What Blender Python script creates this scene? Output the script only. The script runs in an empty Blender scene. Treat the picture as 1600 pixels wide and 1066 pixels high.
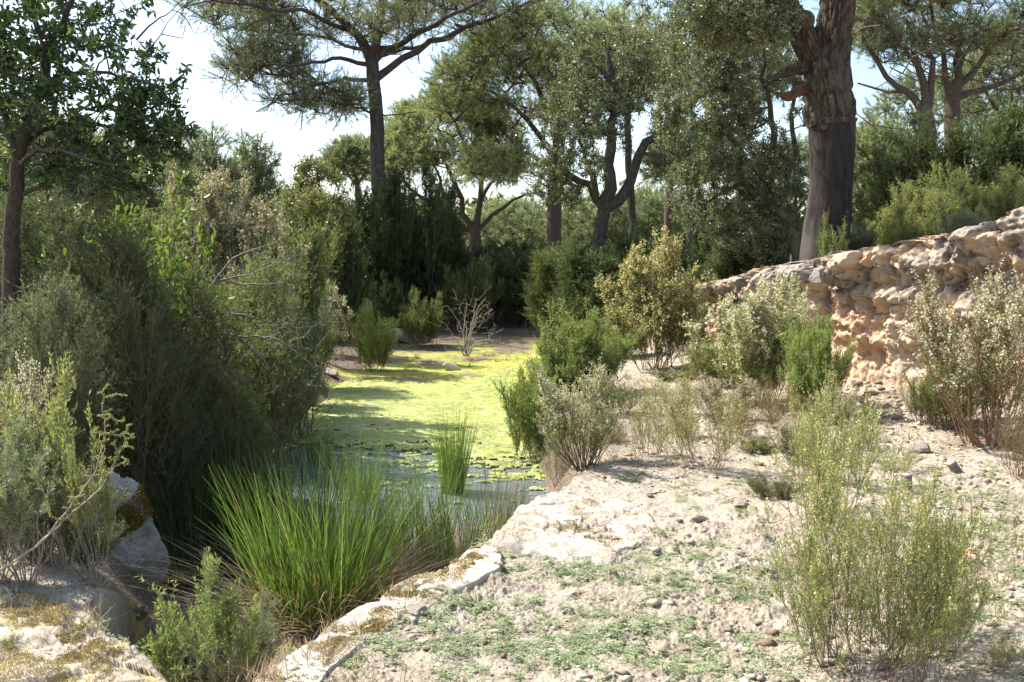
import bpy, math, random
import numpy as np
from mathutils import Vector
C = bpy.context.scene
col = C.collection
# ------------------------------------------------------------------ camera, world, sun, exposure
CAMZ = 1.6; F = 1500.0; PITCH = math.radians(5.07)
cam = bpy.data.objects.new('camera', bpy.data.cameras.new('camera')); col.objects.link(cam)
cam.location = (0, 0, CAMZ); cam.rotation_euler = (math.pi/2-PITCH, 0, 0)
cam.data.sensor_width = 36; cam.data.lens = 36*F/1600; cam.data.clip_start = 0.05; cam.data.clip_end = 2000
C.camera = cam
SUN_EL = math.radians(50); SUN_DIR = Vector((-0.91, 0.41, 0)).normalized()   # horizontal direction towards the sun
w = bpy.data.worlds.new('World'); C.world = w; w.use_nodes = True
nt = w.node_tree; sky = nt.nodes.new('ShaderNodeTexSky'); sky.sky_type = 'NISHITA'; sky.sun_disc = False
sky.sun_elevation = SUN_EL; sky.sun_rotation = math.atan2(SUN_DIR.x, SUN_DIR.y)
sky.air_density = 1.0; sky.dust_density = 2.0; sky.ozone_density = 1.0
bg = nt.nodes['Background']; bg.inputs[1].default_value = 0.15
nt.links.new(sky.outputs[0], bg.inputs[0])
sd_ = bpy.data.lights.new('sun', 'SUN'); sd_.energy = 4.8; sd_.angle = math.radians(0.5); sd_.color = (1, 0.965, 0.91)
so = bpy.data.objects.new('sun', sd_); col.objects.link(so)
sv = Vector((SUN_DIR.x*math.cos(SUN_EL), SUN_DIR.y*math.cos(SUN_EL), math.sin(SUN_EL)))
so.rotation_euler = sv.to_track_quat('Z', 'Y').to_euler()
C.view_settings.view_transform = 'Standard'; C.view_settings.look = 'None'
C.view_settings.gamma = 1.0; C.view_settings.exposure = 1.05
# ------------------------------------------------------------------ helpers
rng = np.random.default_rng(7)
def W(px, py, Y):
    a = (px-800)/F; b = (533-py)/F
    dy = math.cos(PITCH)+b*math.sin(PITCH); dz = -math.sin(PITCH)+b*math.cos(PITCH)
    k = Y/dy
    return np.array((a*k, Y, CAMZ+dz*k))
def Gz(px, py, z=0.0):
    a = (px-800)/F; b = (533-py)/F
    dy = math.cos(PITCH)+b*math.sin(PITCH); dz = -math.sin(PITCH)+b*math.cos(PITCH)
    k = (z-CAMZ)/dz
    return np.array((a*k, dy*k, z))
def hash3(ix, iy, iz, seed):
    h = (ix*374761393 + iy*668265263 + iz*2147483647 + seed*144665) & 0xffffffff
    h = ((h ^ (h >> 13))*1274126177) & 0xffffffff
    h = ((h ^ (h >> 16))*2246822519) & 0xffffffff
    return (h ^ (h >> 15)) & 0xffffffff
def noise(x, y, z=0.0, seed=0):
    x, y, z = np.broadcast_arrays(np.asarray(x, float), np.asarray(y, float), np.asarray(z, float))
    xi = np.floor(x).astype(np.int64); yi = np.floor(y).astype(np.int64); zi = np.floor(z).astype(np.int64)
    fx, fy, fz = x-xi, y-yi, z-zi
    u, v, t = fx*fx*(3-2*fx), fy*fy*(3-2*fy), fz*fz*(3-2*fz)
    def g(a, b, c): return hash3(xi+a, yi+b, zi+c, seed)/4294967295.0*2-1
    if np.all(z == 0):
        return ((g(0,0,0)*(1-u)+g(1,0,0)*u)*(1-v)+(g(0,1,0)*(1-u)+g(1,1,0)*u)*v)
    a = (g(0,0,0)*(1-u)+g(1,0,0)*u)*(1-v)+(g(0,1,0)*(1-u)+g(1,1,0)*u)*v
    b = (g(0,0,1)*(1-u)+g(1,0,1)*u)*(1-v)+(g(0,1,1)*(1-u)+g(1,1,1)*u)*v
    return a*(1-t)+b*t
def fbm(x, y, z=0.0, oct=4, seed=0, gain=.5):
    s = 0; a = 1; f = 1; n = 0
    for k in range(oct):
        s = s + a*noise(np.asarray(x)*f+k*17.3, np.asarray(y)*f+k*5.1, np.asarray(z)*f, seed+k); n += a; a *= gain; f *= 2.07
    return s/n
def sstep(a, b, x):
    t = np.clip((x-a)/(b-a), 0, 1); return t*t*(3-2*t)
def worley(x, y, z, seed=0):
    xi, yi, zi = [np.floor(q).astype(np.int64) for q in (x, y, z)]
    d1 = np.full(x.shape, 9.0); d2 = d1.copy(); cid = np.zeros(x.shape)
    for a in (-1, 0, 1):
        for b in (-1, 0, 1):
            for c in (-1, 0, 1):
                X, Y, Z = xi+a, yi+b, zi+c
                px = X+hash3(X, Y, Z, seed)/4294967295.0; py = Y+hash3(X, Y, Z, seed+1)/4294967295.0
                pz = Z+hash3(X, Y, Z, seed+2)/4294967295.0
                d = np.sqrt((px-x)**2+(py-y)**2+(pz-z)**2)
                m = d < d1
                d2 = np.where(m, d1, np.minimum(d2, d)); cid = np.where(m, hash3(X, Y, Z, seed+3)/4294967295.0, cid)
                d1 = np.where(m, d, d1)
    return d1, d2, cid
def norm(v): return v/np.maximum(np.linalg.norm(v, axis=-1, keepdims=True), 1e-9)

class MB:                                     # collects vertex and face arrays, links them as ONE mesh
    def __init__(s): s.v = []; s.f = []; s.a = []; s.n = 0
    def add(s, v, f, var=None):
        v = np.asarray(v, float).reshape(-1, 3); f = np.asarray(f, np.int64)
        if len(f) == 0: return
        s.v.append(v); s.f.append(f+s.n); s.n += len(v)
        s.a.append(np.full(len(f), 0.5) if var is None else np.asarray(var, float))
    def mesh(s, name, smooth=False):
        me = bpy.data.meshes.new(name)
        v = np.concatenate(s.v); me.vertices.add(len(v)); me.vertices.foreach_set('co', v.astype(np.float32).ravel())
        lt = np.concatenate([np.full(len(f), f.shape[1]) for f in s.f]).astype(np.int32)
        li = np.concatenate([f.ravel() for f in s.f]).astype(np.int32)
        ls = np.concatenate([[0], np.cumsum(lt)[:-1]]).astype(np.int32)
        me.loops.add(len(li)); me.loops.foreach_set('vertex_index', li)
        me.polygons.add(len(lt)); me.polygons.foreach_set('loop_start', ls); me.polygons.foreach_set('loop_total', lt)
        if smooth: me.polygons.foreach_set('use_smooth', np.ones(len(lt), bool))
        at = me.attributes.new('var', 'FLOAT', 'FACE'); at.data.foreach_set('value', np.concatenate(s.a).astype(np.float32))
        me.update(calc_edges=True)
        return me
def obj(name, me, mat=None, parent=None):
    if isinstance(me, MB): me = me.mesh(name)
    o = bpy.data.objects.new(name, me); col.objects.link(o)
    if mat:
        if len(me.materials) == 0: me.materials.append(mat)
        o.material_slots[0].link = 'OBJECT'; o.material_slots[0].material = mat
    if parent: o.parent = parent
    return o
def empty(name, loc=(0, 0, 0), rz=0):
    o = bpy.data.objects.new(name, None); o.empty_display_size = .1; col.objects.link(o)
    o.location = loc; o.rotation_euler = (0, 0, rz); return o
def tag(o, label, cat, group=None):
    o['label'] = label; o['category'] = cat
    if group: o['group'] = group
    return o
def struct(o, kind='structure'): o['kind'] = kind; return o

def perp(d):
    r = rng.normal(size=d.shape); return norm(np.cross(d, r))
def leaves(mb, c, d, L, Wd, shape='tri', var=None):
    """many leaf faces: c centres/bases (N,3), d directions, L lengths, Wd widths"""
    N = len(c)
    if N == 0: return
    L = np.broadcast_to(L, (N,))[:, None]; Wd = np.broadcast_to(Wd, (N,))[:, None]
    d = norm(d); u = perp(d)
    if var is None: var = rng.random(N)
    i = np.arange(N)
    if shape == 'tri':
        v = np.stack([c-u*Wd/2, c+u*Wd/2, c+d*L], 1)
        mb.add(v, np.stack([i*3, i*3+1, i*3+2], 1), var)
    elif shape == 'rhomb':
        v = np.stack([c, c+d*L*.45+u*Wd/2, c+d*L, c+d*L*.45-u*Wd/2], 1)
        mb.add(v, np.stack([i*4, i*4+1, i*4+2, i*4+3], 1), var)
    else:                                     # folded pointed leaf, two quads each side of the midrib
        n = np.cross(d, u)
        s1, s2 = d*L*.28, d*L*.68; up = n*Wd*.22
        v = np.stack([c, c+s1+u*Wd*.42+up, c+s2+u*Wd*.38+up, c+d*L-n*L*.08, c+s2-u*Wd*.38+up, c+s1-u*Wd*.42+up], 1)
        k = i[:, None]*6
        mb.add(v, np.concatenate([k+np.array([[0, 1, 2, 3]]), k+np.array([[0, 3, 4, 5]])], 0), np.concatenate([var, var]))
def tubes(mb, P, R, S=4, var=None):
    """P (N,K,3) paths, R (N,K) radii"""
    P = np.asarray(P, float); N, K, _ = P.shape
    R = np.broadcast_to(np.asarray(R, float), (N, K))
    t = norm(np.gradient(P, axis=1)); m = norm(P[:, -1]-P[:, 0])
    ref = np.zeros((N, 3)); ref[np.arange(N), np.argmin(np.abs(m), axis=1)] = 1
    a = norm(np.cross(t, ref[:, None, :])); b = np.cross(t, a)
    th = np.arange(S)/S*2*np.pi
    V = P[:, :, None, :]+R[:, :, None, None]*(a[:, :, None, :]*np.cos(th)[:, None]+b[:, :, None, :]*np.sin(th)[:, None])
    idx = np.arange(N*K*S).reshape(N, K, S); nx = np.roll(idx, -1, axis=2)
    f = np.stack([idx[:, :-1], nx[:, :-1], nx[:, 1:], idx[:, 1:]], -1).reshape(-1, 4)
    mb.add(V, f, np.full(len(f), .5) if var is None else np.repeat(var, (K-1)*S))
def pathlerp(P, idx, t):
    """point and tangent on paths P (N,K,3) at path idx, parameter t"""
    K = P.shape[1]; s = np.clip(t, 0, .9999)*(K-1); k = s.astype(int); f = (s-k)[:, None]
    A = P[idx, k]; B = P[idx, k+1]
    return A*(1-f)+B*f, norm(B-A)

# ------------------------------------------------------------------ materials
def newmat(name):
    m = bpy.data.materials.new(name); m.use_nodes = True; n = m.node_tree
    return m, n, n.nodes['Principled BSDF'], n.nodes['Material Output']
def nd(n, t, **kw):
    x = n.nodes.new(t)
    for k, v in kw.items(): setattr(x, k, v)
    return x
def mixc(n, fac, a, b):
    x = nd(n, 'ShaderNodeMix', data_type='RGBA')
    for s, v in ((x.inputs[0], fac), (x.inputs[6], a), (x.inputs[7], b)):
        if hasattr(v, 'links') or hasattr(v, 'is_linked'): n.links.new(v, s)
        elif isinstance(v, tuple): s.default_value = (*v, 1)
        else: s.default_value = v
    return x.outputs[2]
def nz(n, scale, detail=4, vec=None, rough=.55, dist=0.0):
    x = nd(n, 'ShaderNodeTexNoise'); x.inputs['Scale'].default_value = scale; x.inputs['Detail'].default_value = detail
    x.inputs['Roughness'].default_value = rough; x.inputs['Distortion'].default_value = dist
    if vec is not None: n.links.new(vec, x.inputs['Vector'])
    return x.outputs[0]
def ramp(n, src, pts):
    r = nd(n, 'ShaderNodeValToRGB'); cr = r.color_ramp
    while len(cr.elements) < len(pts): cr.elements.new(.5)
    for e, (p, c) in zip(cr.elements, pts):
        e.position = p; e.color = (*c, 1) if isinstance(c, tuple) else (c, c, c, 1)
    n.links.new(src, r.inputs[0]); return r.outputs[0]
def bump(n, h, strength, dist, base=None):
    b = nd(n, 'ShaderNodeBump'); b.inputs['Strength'].default_value = strength; b.inputs['Distance'].default_value = dist
    n.links.new(h, b.inputs['Height'])
    if base is not None: n.links.new(base, b.inputs['Normal'])
    return b.outputs[0]
def coords(n, sc=(1, 1, 1), obj_space=True):
    t = nd(n, 'ShaderNodeTexCoord'); m = nd(n, 'ShaderNodeMapping'); m.inputs['Scale'].default_value = sc
    n.links.new(t.outputs['Object'], m.inputs[0]); return m.outputs[0]
def attr(n, name):
    a = nd(n, 'ShaderNodeAttribute'); a.attribute_name = name; return a.outputs['Fac']
def leafmat(name, c1, c2, c3=None, transl=.35, rough=.5, spec=.3, tcol=None, objvar=.15):
    m, n, p, o = newmat(name)
    v = attr(n, 'var')
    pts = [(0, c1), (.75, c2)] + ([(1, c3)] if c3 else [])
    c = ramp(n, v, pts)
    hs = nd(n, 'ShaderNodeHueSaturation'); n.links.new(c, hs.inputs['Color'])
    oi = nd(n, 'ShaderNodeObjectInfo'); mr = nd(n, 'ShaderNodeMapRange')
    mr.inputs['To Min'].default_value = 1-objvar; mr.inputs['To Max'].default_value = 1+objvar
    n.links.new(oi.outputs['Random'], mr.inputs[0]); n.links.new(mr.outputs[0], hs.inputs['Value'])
    n.links.new(hs.outputs[0], p.inputs['Base Color']); p.inputs['Roughness'].default_value = rough
    p.inputs['Specular IOR Level'].default_value = spec
    t = nd(n, 'ShaderNodeBsdfTranslucent'); mu = nd(n, 'ShaderNodeMix', data_type='RGBA', blend_type='MULTIPLY')
    mu.inputs[0].default_value = 1; mu.inputs[7].default_value = (*(tcol or (1.2, 1.3, .75)), 1)
    n.links.new(hs.outputs[0], mu.inputs[6]); n.links.new(mu.outputs[2], t.inputs[0])
    ms = nd(n, 'ShaderNodeMixShader'); ms.inputs[0].default_value = transl
    n.links.new(p.outputs[0], ms.inputs[1]); n.links.new(t.outputs[0], ms.inputs[2]); n.links.new(ms.outputs[0], o.inputs[0])
    return m
M = {}
M['dark'] = leafmat('heath_leaf_dark', (.045, .065, .022), (.10, .13, .045), (.18, .20, .08), transl=.4)
M['olive'] = leafmat('heath_leaf_olive', (.10, .125, .04), (.23, .26, .10), (.37, .37, .18), transl=.45)
M['bright'] = leafmat('heath_leaf_bright', (.15, .195, .055), (.31, .36, .12), (.47, .48, .21), transl=.45)
M['yellow'] = leafmat('heath_leaf_yellow', (.17, .19, .065), (.34, .35, .14), (.50, .47, .24), transl=.45)
M['grey'] = leafmat('heath_leaf_grey', (.14, .17, .09), (.27, .30, .17), (.36, .35, .24))
M['pinegreen'] = leafmat('pine_needle', (.12, .145, .07), (.28, .31, .17), (.48, .47, .33), transl=.42, rough=.4)
M['pinelight'] = leafmat('pine_needle_pale', (.17, .20, .10), (.36, .38, .22), (.54, .52, .36), transl=.58, rough=.4)
M['oakleaf'] = leafmat('oak_leaf', (.085, .10, .05), (.21, .225, .12), (.42, .42, .27), transl=.34, rough=.38, spec=.5, objvar=.05)
M['oakyellow'] = leafmat('oak_leaf_yellow', (.11, .12, .04), (.22, .21, .07), (.34, .31, .12), transl=.4, rough=.35, spec=.5, objvar=.05)
M['laurel'] = leafmat('broad_leaf', (.03, .06, .02), (.07, .11, .035), (.22, .27, .06), transl=.3, rough=.32, spec=.5, objvar=0)
M['lime'] = leafmat('lime_leaf', (.09, .14, .03), (.18, .24, .05), (.34, .35, .09), transl=.32)
M['rush'] = leafmat('rush_blade', (.085, .15, .025), (.20, .30, .06), (.42, .34, .16), transl=.35, rough=.4, spec=.35, objvar=.1)
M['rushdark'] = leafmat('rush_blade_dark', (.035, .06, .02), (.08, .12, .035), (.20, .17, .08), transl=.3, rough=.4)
M['straw'] = leafmat('straw', (.25, .18, .10), (.45, .36, .22), (.60, .52, .36), transl=.3, objvar=.1, tcol=(1.1, 1, .8))
M['cream'] = leafmat('cream_flower', (.50, .42, .27), (.76, .69, .52), (.86, .82, .70), transl=.4, objvar=.08, tcol=(1.1, 1.05, .9))
M['gold'] = leafmat('golden_flower', (.42, .36, .16), (.62, .56, .30), (.74, .70, .44), transl=.4, objvar=.08, tcol=(1.2, 1.1, .7))
M['pink'] = leafmat('faded_flower', (.32, .27, .17), (.48, .41, .27), (.64, .55, .42), transl=.35, objvar=.08, tcol=(1.1, 1, .9))
M['herb'] = leafmat('herb_leaf', (.17, .22, .10), (.33, .38, .20), (.52, .54, .34), transl=.25)
M['gravel'] = leafmat('gravel', (.20, .14, .095), (.46, .38, .28), (.66, .60, .50), transl=.0, objvar=0, rough=.9, spec=.1)
M['duff'] = leafmat('dry_leaf', (.10, .065, .04), (.30, .22, .14), (.50, .42, .30), transl=.15, objvar=0, tcol=(1, .9, .7))
def barkmat(name, dark, light, sc=(6, 6, 1.5), bs=.6, bd=.03, lichen=None):
    m, n, p, o = newmat(name); v = coords(n, sc)
    a = nz(n, 3.0, 8, v, .65, .3); b = nz(n, 12, 5, v)
    c = ramp(n, a, [(.3, dark), (.62, light), (.8, tuple(min(1, q*1.35) for q in light))])
    if lichen: c = mixc(n, ramp(n, nz(n, 2.3, 6), [(.52, 0.0), (.66, .8)]), c, lichen)
    n.links.new(c, p.inputs['Base Color']); p.inputs['Roughness'].default_value = .9; p.inputs['Specular IOR Level'].default_value = .15
    n.links.new(bump(n, b, bs*.6, bd*.4, bump(n, a, bs, bd)), p.inputs['Normal']); return m
M['twig'] = barkmat('heath_twig', (.09, .06, .045), (.20, .14, .10), (20, 20, 6), .3, .005)
M['redtwig'] = barkmat('red_twig', (.14, .075, .045), (.30, .18, .12), (20, 20, 6), .3, .005)
M['paletwig'] = barkmat('pale_twig', (.20, .165, .13), (.40, .35, .28), (20, 20, 6), .3, .005)
M['darktwig'] = barkmat('dark_twig', (.035, .028, .024), (.09, .07, .055), (20, 20, 6), .3, .005)
M['pinebark'] = barkmat('pine_bark', (.05, .040, .035), (.14, .11, .095), (4, 4, 1.2), 1, .06)
M['pinelimb'] = barkmat('pine_limb', (.055, .042, .034), (.14, .105, .08), (8, 8, 8), .6, .02)
M['oakbark'] = barkmat('oak_bark', (.04, .035, .028), (.13, .115, .085), (6, 6, 2.5), 1, .05, (.20, .21, .13))
M['cork'] = barkmat('cork_bark', (.035, .028, .023), (.16, .125, .09), (7, 7, 2.2), 1, .06, (.14, .135, .10))
M['stripped'] = barkmat('stripped_bark', (.020, .016, .0145), (.045, .037, .032), (5, 5, 1.2), .6, .012, (.10, .085, .075))
M['brokenwood'] = barkmat('broken_wood', (.08, .048, .03), (.18, .11, .065), (8, 8, 8), .8, .02)
M['greywood'] = barkmat('grey_dead_wood', (.11, .095, .08), (.26, .23, .195), (10, 10, 10), .5, .01)

# ------------------------------------------------------------------ terrain height
def polysd(x, y, pts, closed=True):
    """signed distance to polygon (negative inside) or unsigned + side for a polyline; also interpolated third column"""
    P = np.array(pts, float); n = len(P); best = np.full(x.shape, 1e9); side = np.ones(x.shape); attrv = np.zeros(x.shape)
    ins = np.zeros(x.shape, bool)
    for i in range(n if closed else n-1):
        a, b = P[i], P[(i+1) % n]; e = b[:2]-a[:2]; l2 = (e**2).sum()
        t = np.clip(((x-a[0])*e[0]+(y-a[1])*e[1])/l2, 0, 1)
        dx, dy = x-a[0]-t*e[0], y-a[1]-t*e[1]; d = dx*dx+dy*dy; m = d < best
        best = np.where(m, d, best)
        side = np.where(m, -np.sign(e[0]*dy-e[1]*dx), side)
        if P.shape[1] > 2: attrv = np.where(m, a[2]+t*(b[2]-a[2]), attrv)
        if closed:
            c = ((a[1] > y) != (b[1] > y)) & (x < (b[0]-a[0])*(y-a[1])/((b[1]-a[1]) if b[1] != a[1] else 1e-9)+a[0]); ins ^= c
    d = np.sqrt(best)
    return (np.where(ins, -d, d), attrv) if closed else (d, side, attrv)
BASIN = [(-1.02, 1.2), (-1.0, 2.6), (-.93, 3.5), (-.62, 4.15), (-.33, 4.8), (-.08, 5.4), (.13, 6.2), (.50, 6.75), (.72, 7.6), (.95, 9), (1.0, 11.5), (1.3, 15), (1.9, 19), (2.8, 24), (2.5, 29),
         (-2, 31), (-7, 30), (-7, 22), (-4.9, 18.5), (-3.9, 15), (-3.6, 12), (-3.5, 9.5), (-3.3, 7.5), (-3.0, 6), (-2.45, 4.9), (-1.9, 4.2), (-1.24, 3.45), (-1.22, 2.6), (-1.2, 1.2)]
WALL = [(12, 3.5, 2.6), (9, 5, 2.5), (6.2, 7.2, 2.2), (4.75, 8.7, 1.98), (4.3, 9.5, 1.75), (3.75, 10.6, 1.58), (3.3, 12, 1.42), (3.05, 14, 1.15), (3.3, 17, .9), (4.5, 22, .8), (5.5, 30, .6), (6, 60, .4)]
def height(x, y, fine=True):
    x, y = np.broadcast_arrays(np.asarray(x, float), np.asarray(y, float))
    jx = x+.10*fbm(x*1.7, y*1.7, oct=3, seed=5); jy = y+.10*fbm(x*1.7, y*1.7, oct=3, seed=9)
    sd, _ = polysd(jx, jy, BASIN)
    land = np.clip(-x-3.2, 0, 12)*.10 + .02*np.clip(x-1, 0, 3) + .25*fbm(x*.12, y*.12, seed=3)*sstep(20, 60, np.hypot(x, y))
    wd, sd2, top = polysd(x, y, WALL, False)
    wdt = .28+1.0*sstep(12.5, 18, y)
    pl = np.where(sd2 > 0, sstep(0, 1, (wd-.05)/wdt), 0)
    land = land*(1-pl)+(top+.07*np.clip(wd, 0, 8))*pl
    # rubble apron at the foot of the rock face
    land = land+np.where(sd2 < 0, .28*np.exp(-wd/.45)*sstep(25, 12, y), 0)
    floor = np.interp(y, [0, 4, 6.5, 7.8, 10, 15, 17.5, 22, 27, 32], [-.50, -.55, -.68, -.95, -1.0, -.9, -.70, -.64, -.30, 0])
    floor = floor+.05*fbm(x*.8, y*.8, seed=21)
    bw = np.interp(y, [0, 6.6, 8, 14, 22], [.22, .22, .9, 1.2, 2.2])
    bw = np.where(x < -2, np.maximum(bw, .75), bw)
    t = sstep(0, 1, -sd/bw)
    z = land*(1-t)+floor*t
    z = z+.035*fbm(x*1.3, y*1.3, seed=31, oct=3)
    if fine:
        near = sstep(16, 5, np.hypot(x, y)); dry = 1-.8*t
        z = z+.016*fbm(x*7, y*7, seed=41, oct=3)*dry*(.4+.6*near)
        cl = np.maximum(0, fbm(x*16, y*16, seed=47, oct=4, gain=.65))
        patch = sstep(-.15, .35, fbm(x*1.1, y*1.1, seed=77, oct=3))
        z = z+near*dry*(.036*cl*(.35+patch)+.012*np.maximum(0, fbm(x*42, y*42, seed=49, oct=3, gain=.6))*(.5+patch)+.005*noise(x*90, y*90, seed=51))
    return z
def hz(x, y): return float(height(np.array([x]), np.array([y]))[0])
def place(px, Y):
    """world x, ground z where image column px meets the ground at distance Y"""
    py = 600
    for _ in range(4):
        p = W(px, py, Y); z = hz(p[0], Y)
        b = math.tan(math.atan2(z-CAMZ, Y)+PITCH); py = 533-F*b
    return p[0], Y, z
def rock_nodes(n, warm=(.52, .40, .28), pale=(.64, .56, .46), grey=(.26, .23, .20), lich=(.45, .33, .07), lichen=0.0, moss=0.0):
    v = coords(n)
    a = nz(n, 1.6, 6, v, .6); b = nz(n, 9, 8, v, .65); c = nz(n, 45, 4, v); d = nz(n, 6.5, 10, v, .7, .8)
    cc = mixc(n, ramp(n, a, [(.38, 0.0), (.62, 1.0)]), warm, pale)
    cc = mixc(n, ramp(n, b, [(.50, 0.0), (.68, .75)]), cc, grey)
    if lichen: cc = mixc(n, ramp(n, d, [(.64-lichen*.1, 0.0), (.60, .9)]), cc, lich)
    return v, a, b, c, d, cc
def soilmat():
    m, n, p, o = newmat('soil'); v = coords(n)
    a = nz(n, .9, 6, v, .6); b = nz(n, 7, 8, v, .7); c = nz(n, 38, 6, v, .7); d = nz(n, 2.4, 5, v)
    dry = mixc(n, ramp(n, a, [(.35, 0.0), (.65, 1.0)]), (.345, .288, .208), (.425, .372, .285))
    dry = mixc(n, ramp(n, b, [(.45, 0.0), (.66, .8)]), dry, (.235, .18, .13))
    dry = mixc(n, ramp(n, c, [(.50, 0.0), (.72, .7)]), dry, (.54, .475, .395))
    mud = mixc(n, ramp(n, b, [(.4, 0.0), (.65, 1.0)]), (.13, .10, .07), (.26, .20, .14))
    green = mixc(n, ramp(n, b, [(.35, 0.0), (.65, 1.0)]), (.20, .21, .04), (.46, .46, .12))
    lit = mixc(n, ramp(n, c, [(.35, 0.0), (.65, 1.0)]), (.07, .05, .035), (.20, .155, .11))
    cc = mixc(n, attr(n, 'mud'), dry, mud); cc = mixc(n, attr(n, 'litter'), cc, lit)
    cc = mixc(n, attr(n, 'green'), cc, green)
    n.links.new(cc, p.inputs['Base Color']); p.inputs['Roughness'].default_value = .95; p.inputs['Specular IOR Level'].default_value = .1
    n.links.new(bump(n, c, .9, .012, bump(n, b, .8, .03)), p.inputs['Normal']); return m
def build_ground():
    A = np.radians(np.concatenate([np.linspace(-36, 36, 1050), np.linspace(36, 324, 90)[1:-1]]))
    R = np.concatenate([np.geomspace(.6, 2.6, 25)[:-1], np.geomspace(2.6, 13, 760), np.geomspace(13, 600, 300)[1:]])
    a, r = np.meshgrid(A, R); x = np.sin(a)*r; y = np.cos(a)*r
    z = height(x, y)
    nA, nR = len(A), len(R); idx = np.arange(nA*nR).reshape(nR, nA); nx = np.roll(idx, -1, 1)
    f = np.stack([idx[:-1], idx[1:], nx[1:], nx[:-1]], -1).reshape(-1, 4)
    mb = MB(); mb.add(np.stack([x, y, z], -1), f)
    v0 = len(x.ravel()); c = np.array([[0, 0, hz(0, 0)]]); 
    ring = np.stack([idx[0], nx[0], np.full(nA, v0)], -1)
    mb.v.append(c); mb.f.append(ring); mb.a.append(np.full(nA, .5))
    me = mb.mesh('ground', True)
    sd, _ = polysd(x, y, BASIN); wd, s2, _ = polysd(x, y, WALL, False)
    nn = fbm(x*1.2, y*1.2, seed=61, oct=4)
    inb = sstep(.15, .5, -sd+.15*nn)
    mud = inb*.95
    green = inb*sstep(14, 16, y)*sstep(25.5, 22.5, y+1.2*nn)*sstep(-.35, .15, nn+.15*sstep(24, 17, y)-.75*sstep(-2.0, -4.0, x)-.08*sstep(19, 22, y))*sstep(.3, 1.3, -sd)*sstep(-.42, -.56, z)
    green = np.maximum(green, inb*.5*sstep(.2, .5, fbm(x*2.5, y*2.5, seed=66))*sstep(9, 5, y))
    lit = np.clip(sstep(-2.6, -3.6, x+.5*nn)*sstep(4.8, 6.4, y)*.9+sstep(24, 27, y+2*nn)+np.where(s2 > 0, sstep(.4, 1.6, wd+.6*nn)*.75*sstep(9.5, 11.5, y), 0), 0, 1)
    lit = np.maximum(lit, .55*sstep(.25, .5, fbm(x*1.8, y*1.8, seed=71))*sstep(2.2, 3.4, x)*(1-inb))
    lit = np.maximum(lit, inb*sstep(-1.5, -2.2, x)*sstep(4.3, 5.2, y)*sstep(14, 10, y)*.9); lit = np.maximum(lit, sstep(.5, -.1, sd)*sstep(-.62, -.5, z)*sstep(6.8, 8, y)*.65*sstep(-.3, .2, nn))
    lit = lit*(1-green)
    for k, q in (('mud', mud), ('green', green), ('litter', lit)):
        at = me.attributes.new(k, 'FLOAT', 'POINT'); at.data.foreach_set('value', np.append(q.ravel(), 0).astype(np.float32))
    return struct(obj('ground', me, soilmat()))
build_ground()

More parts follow.
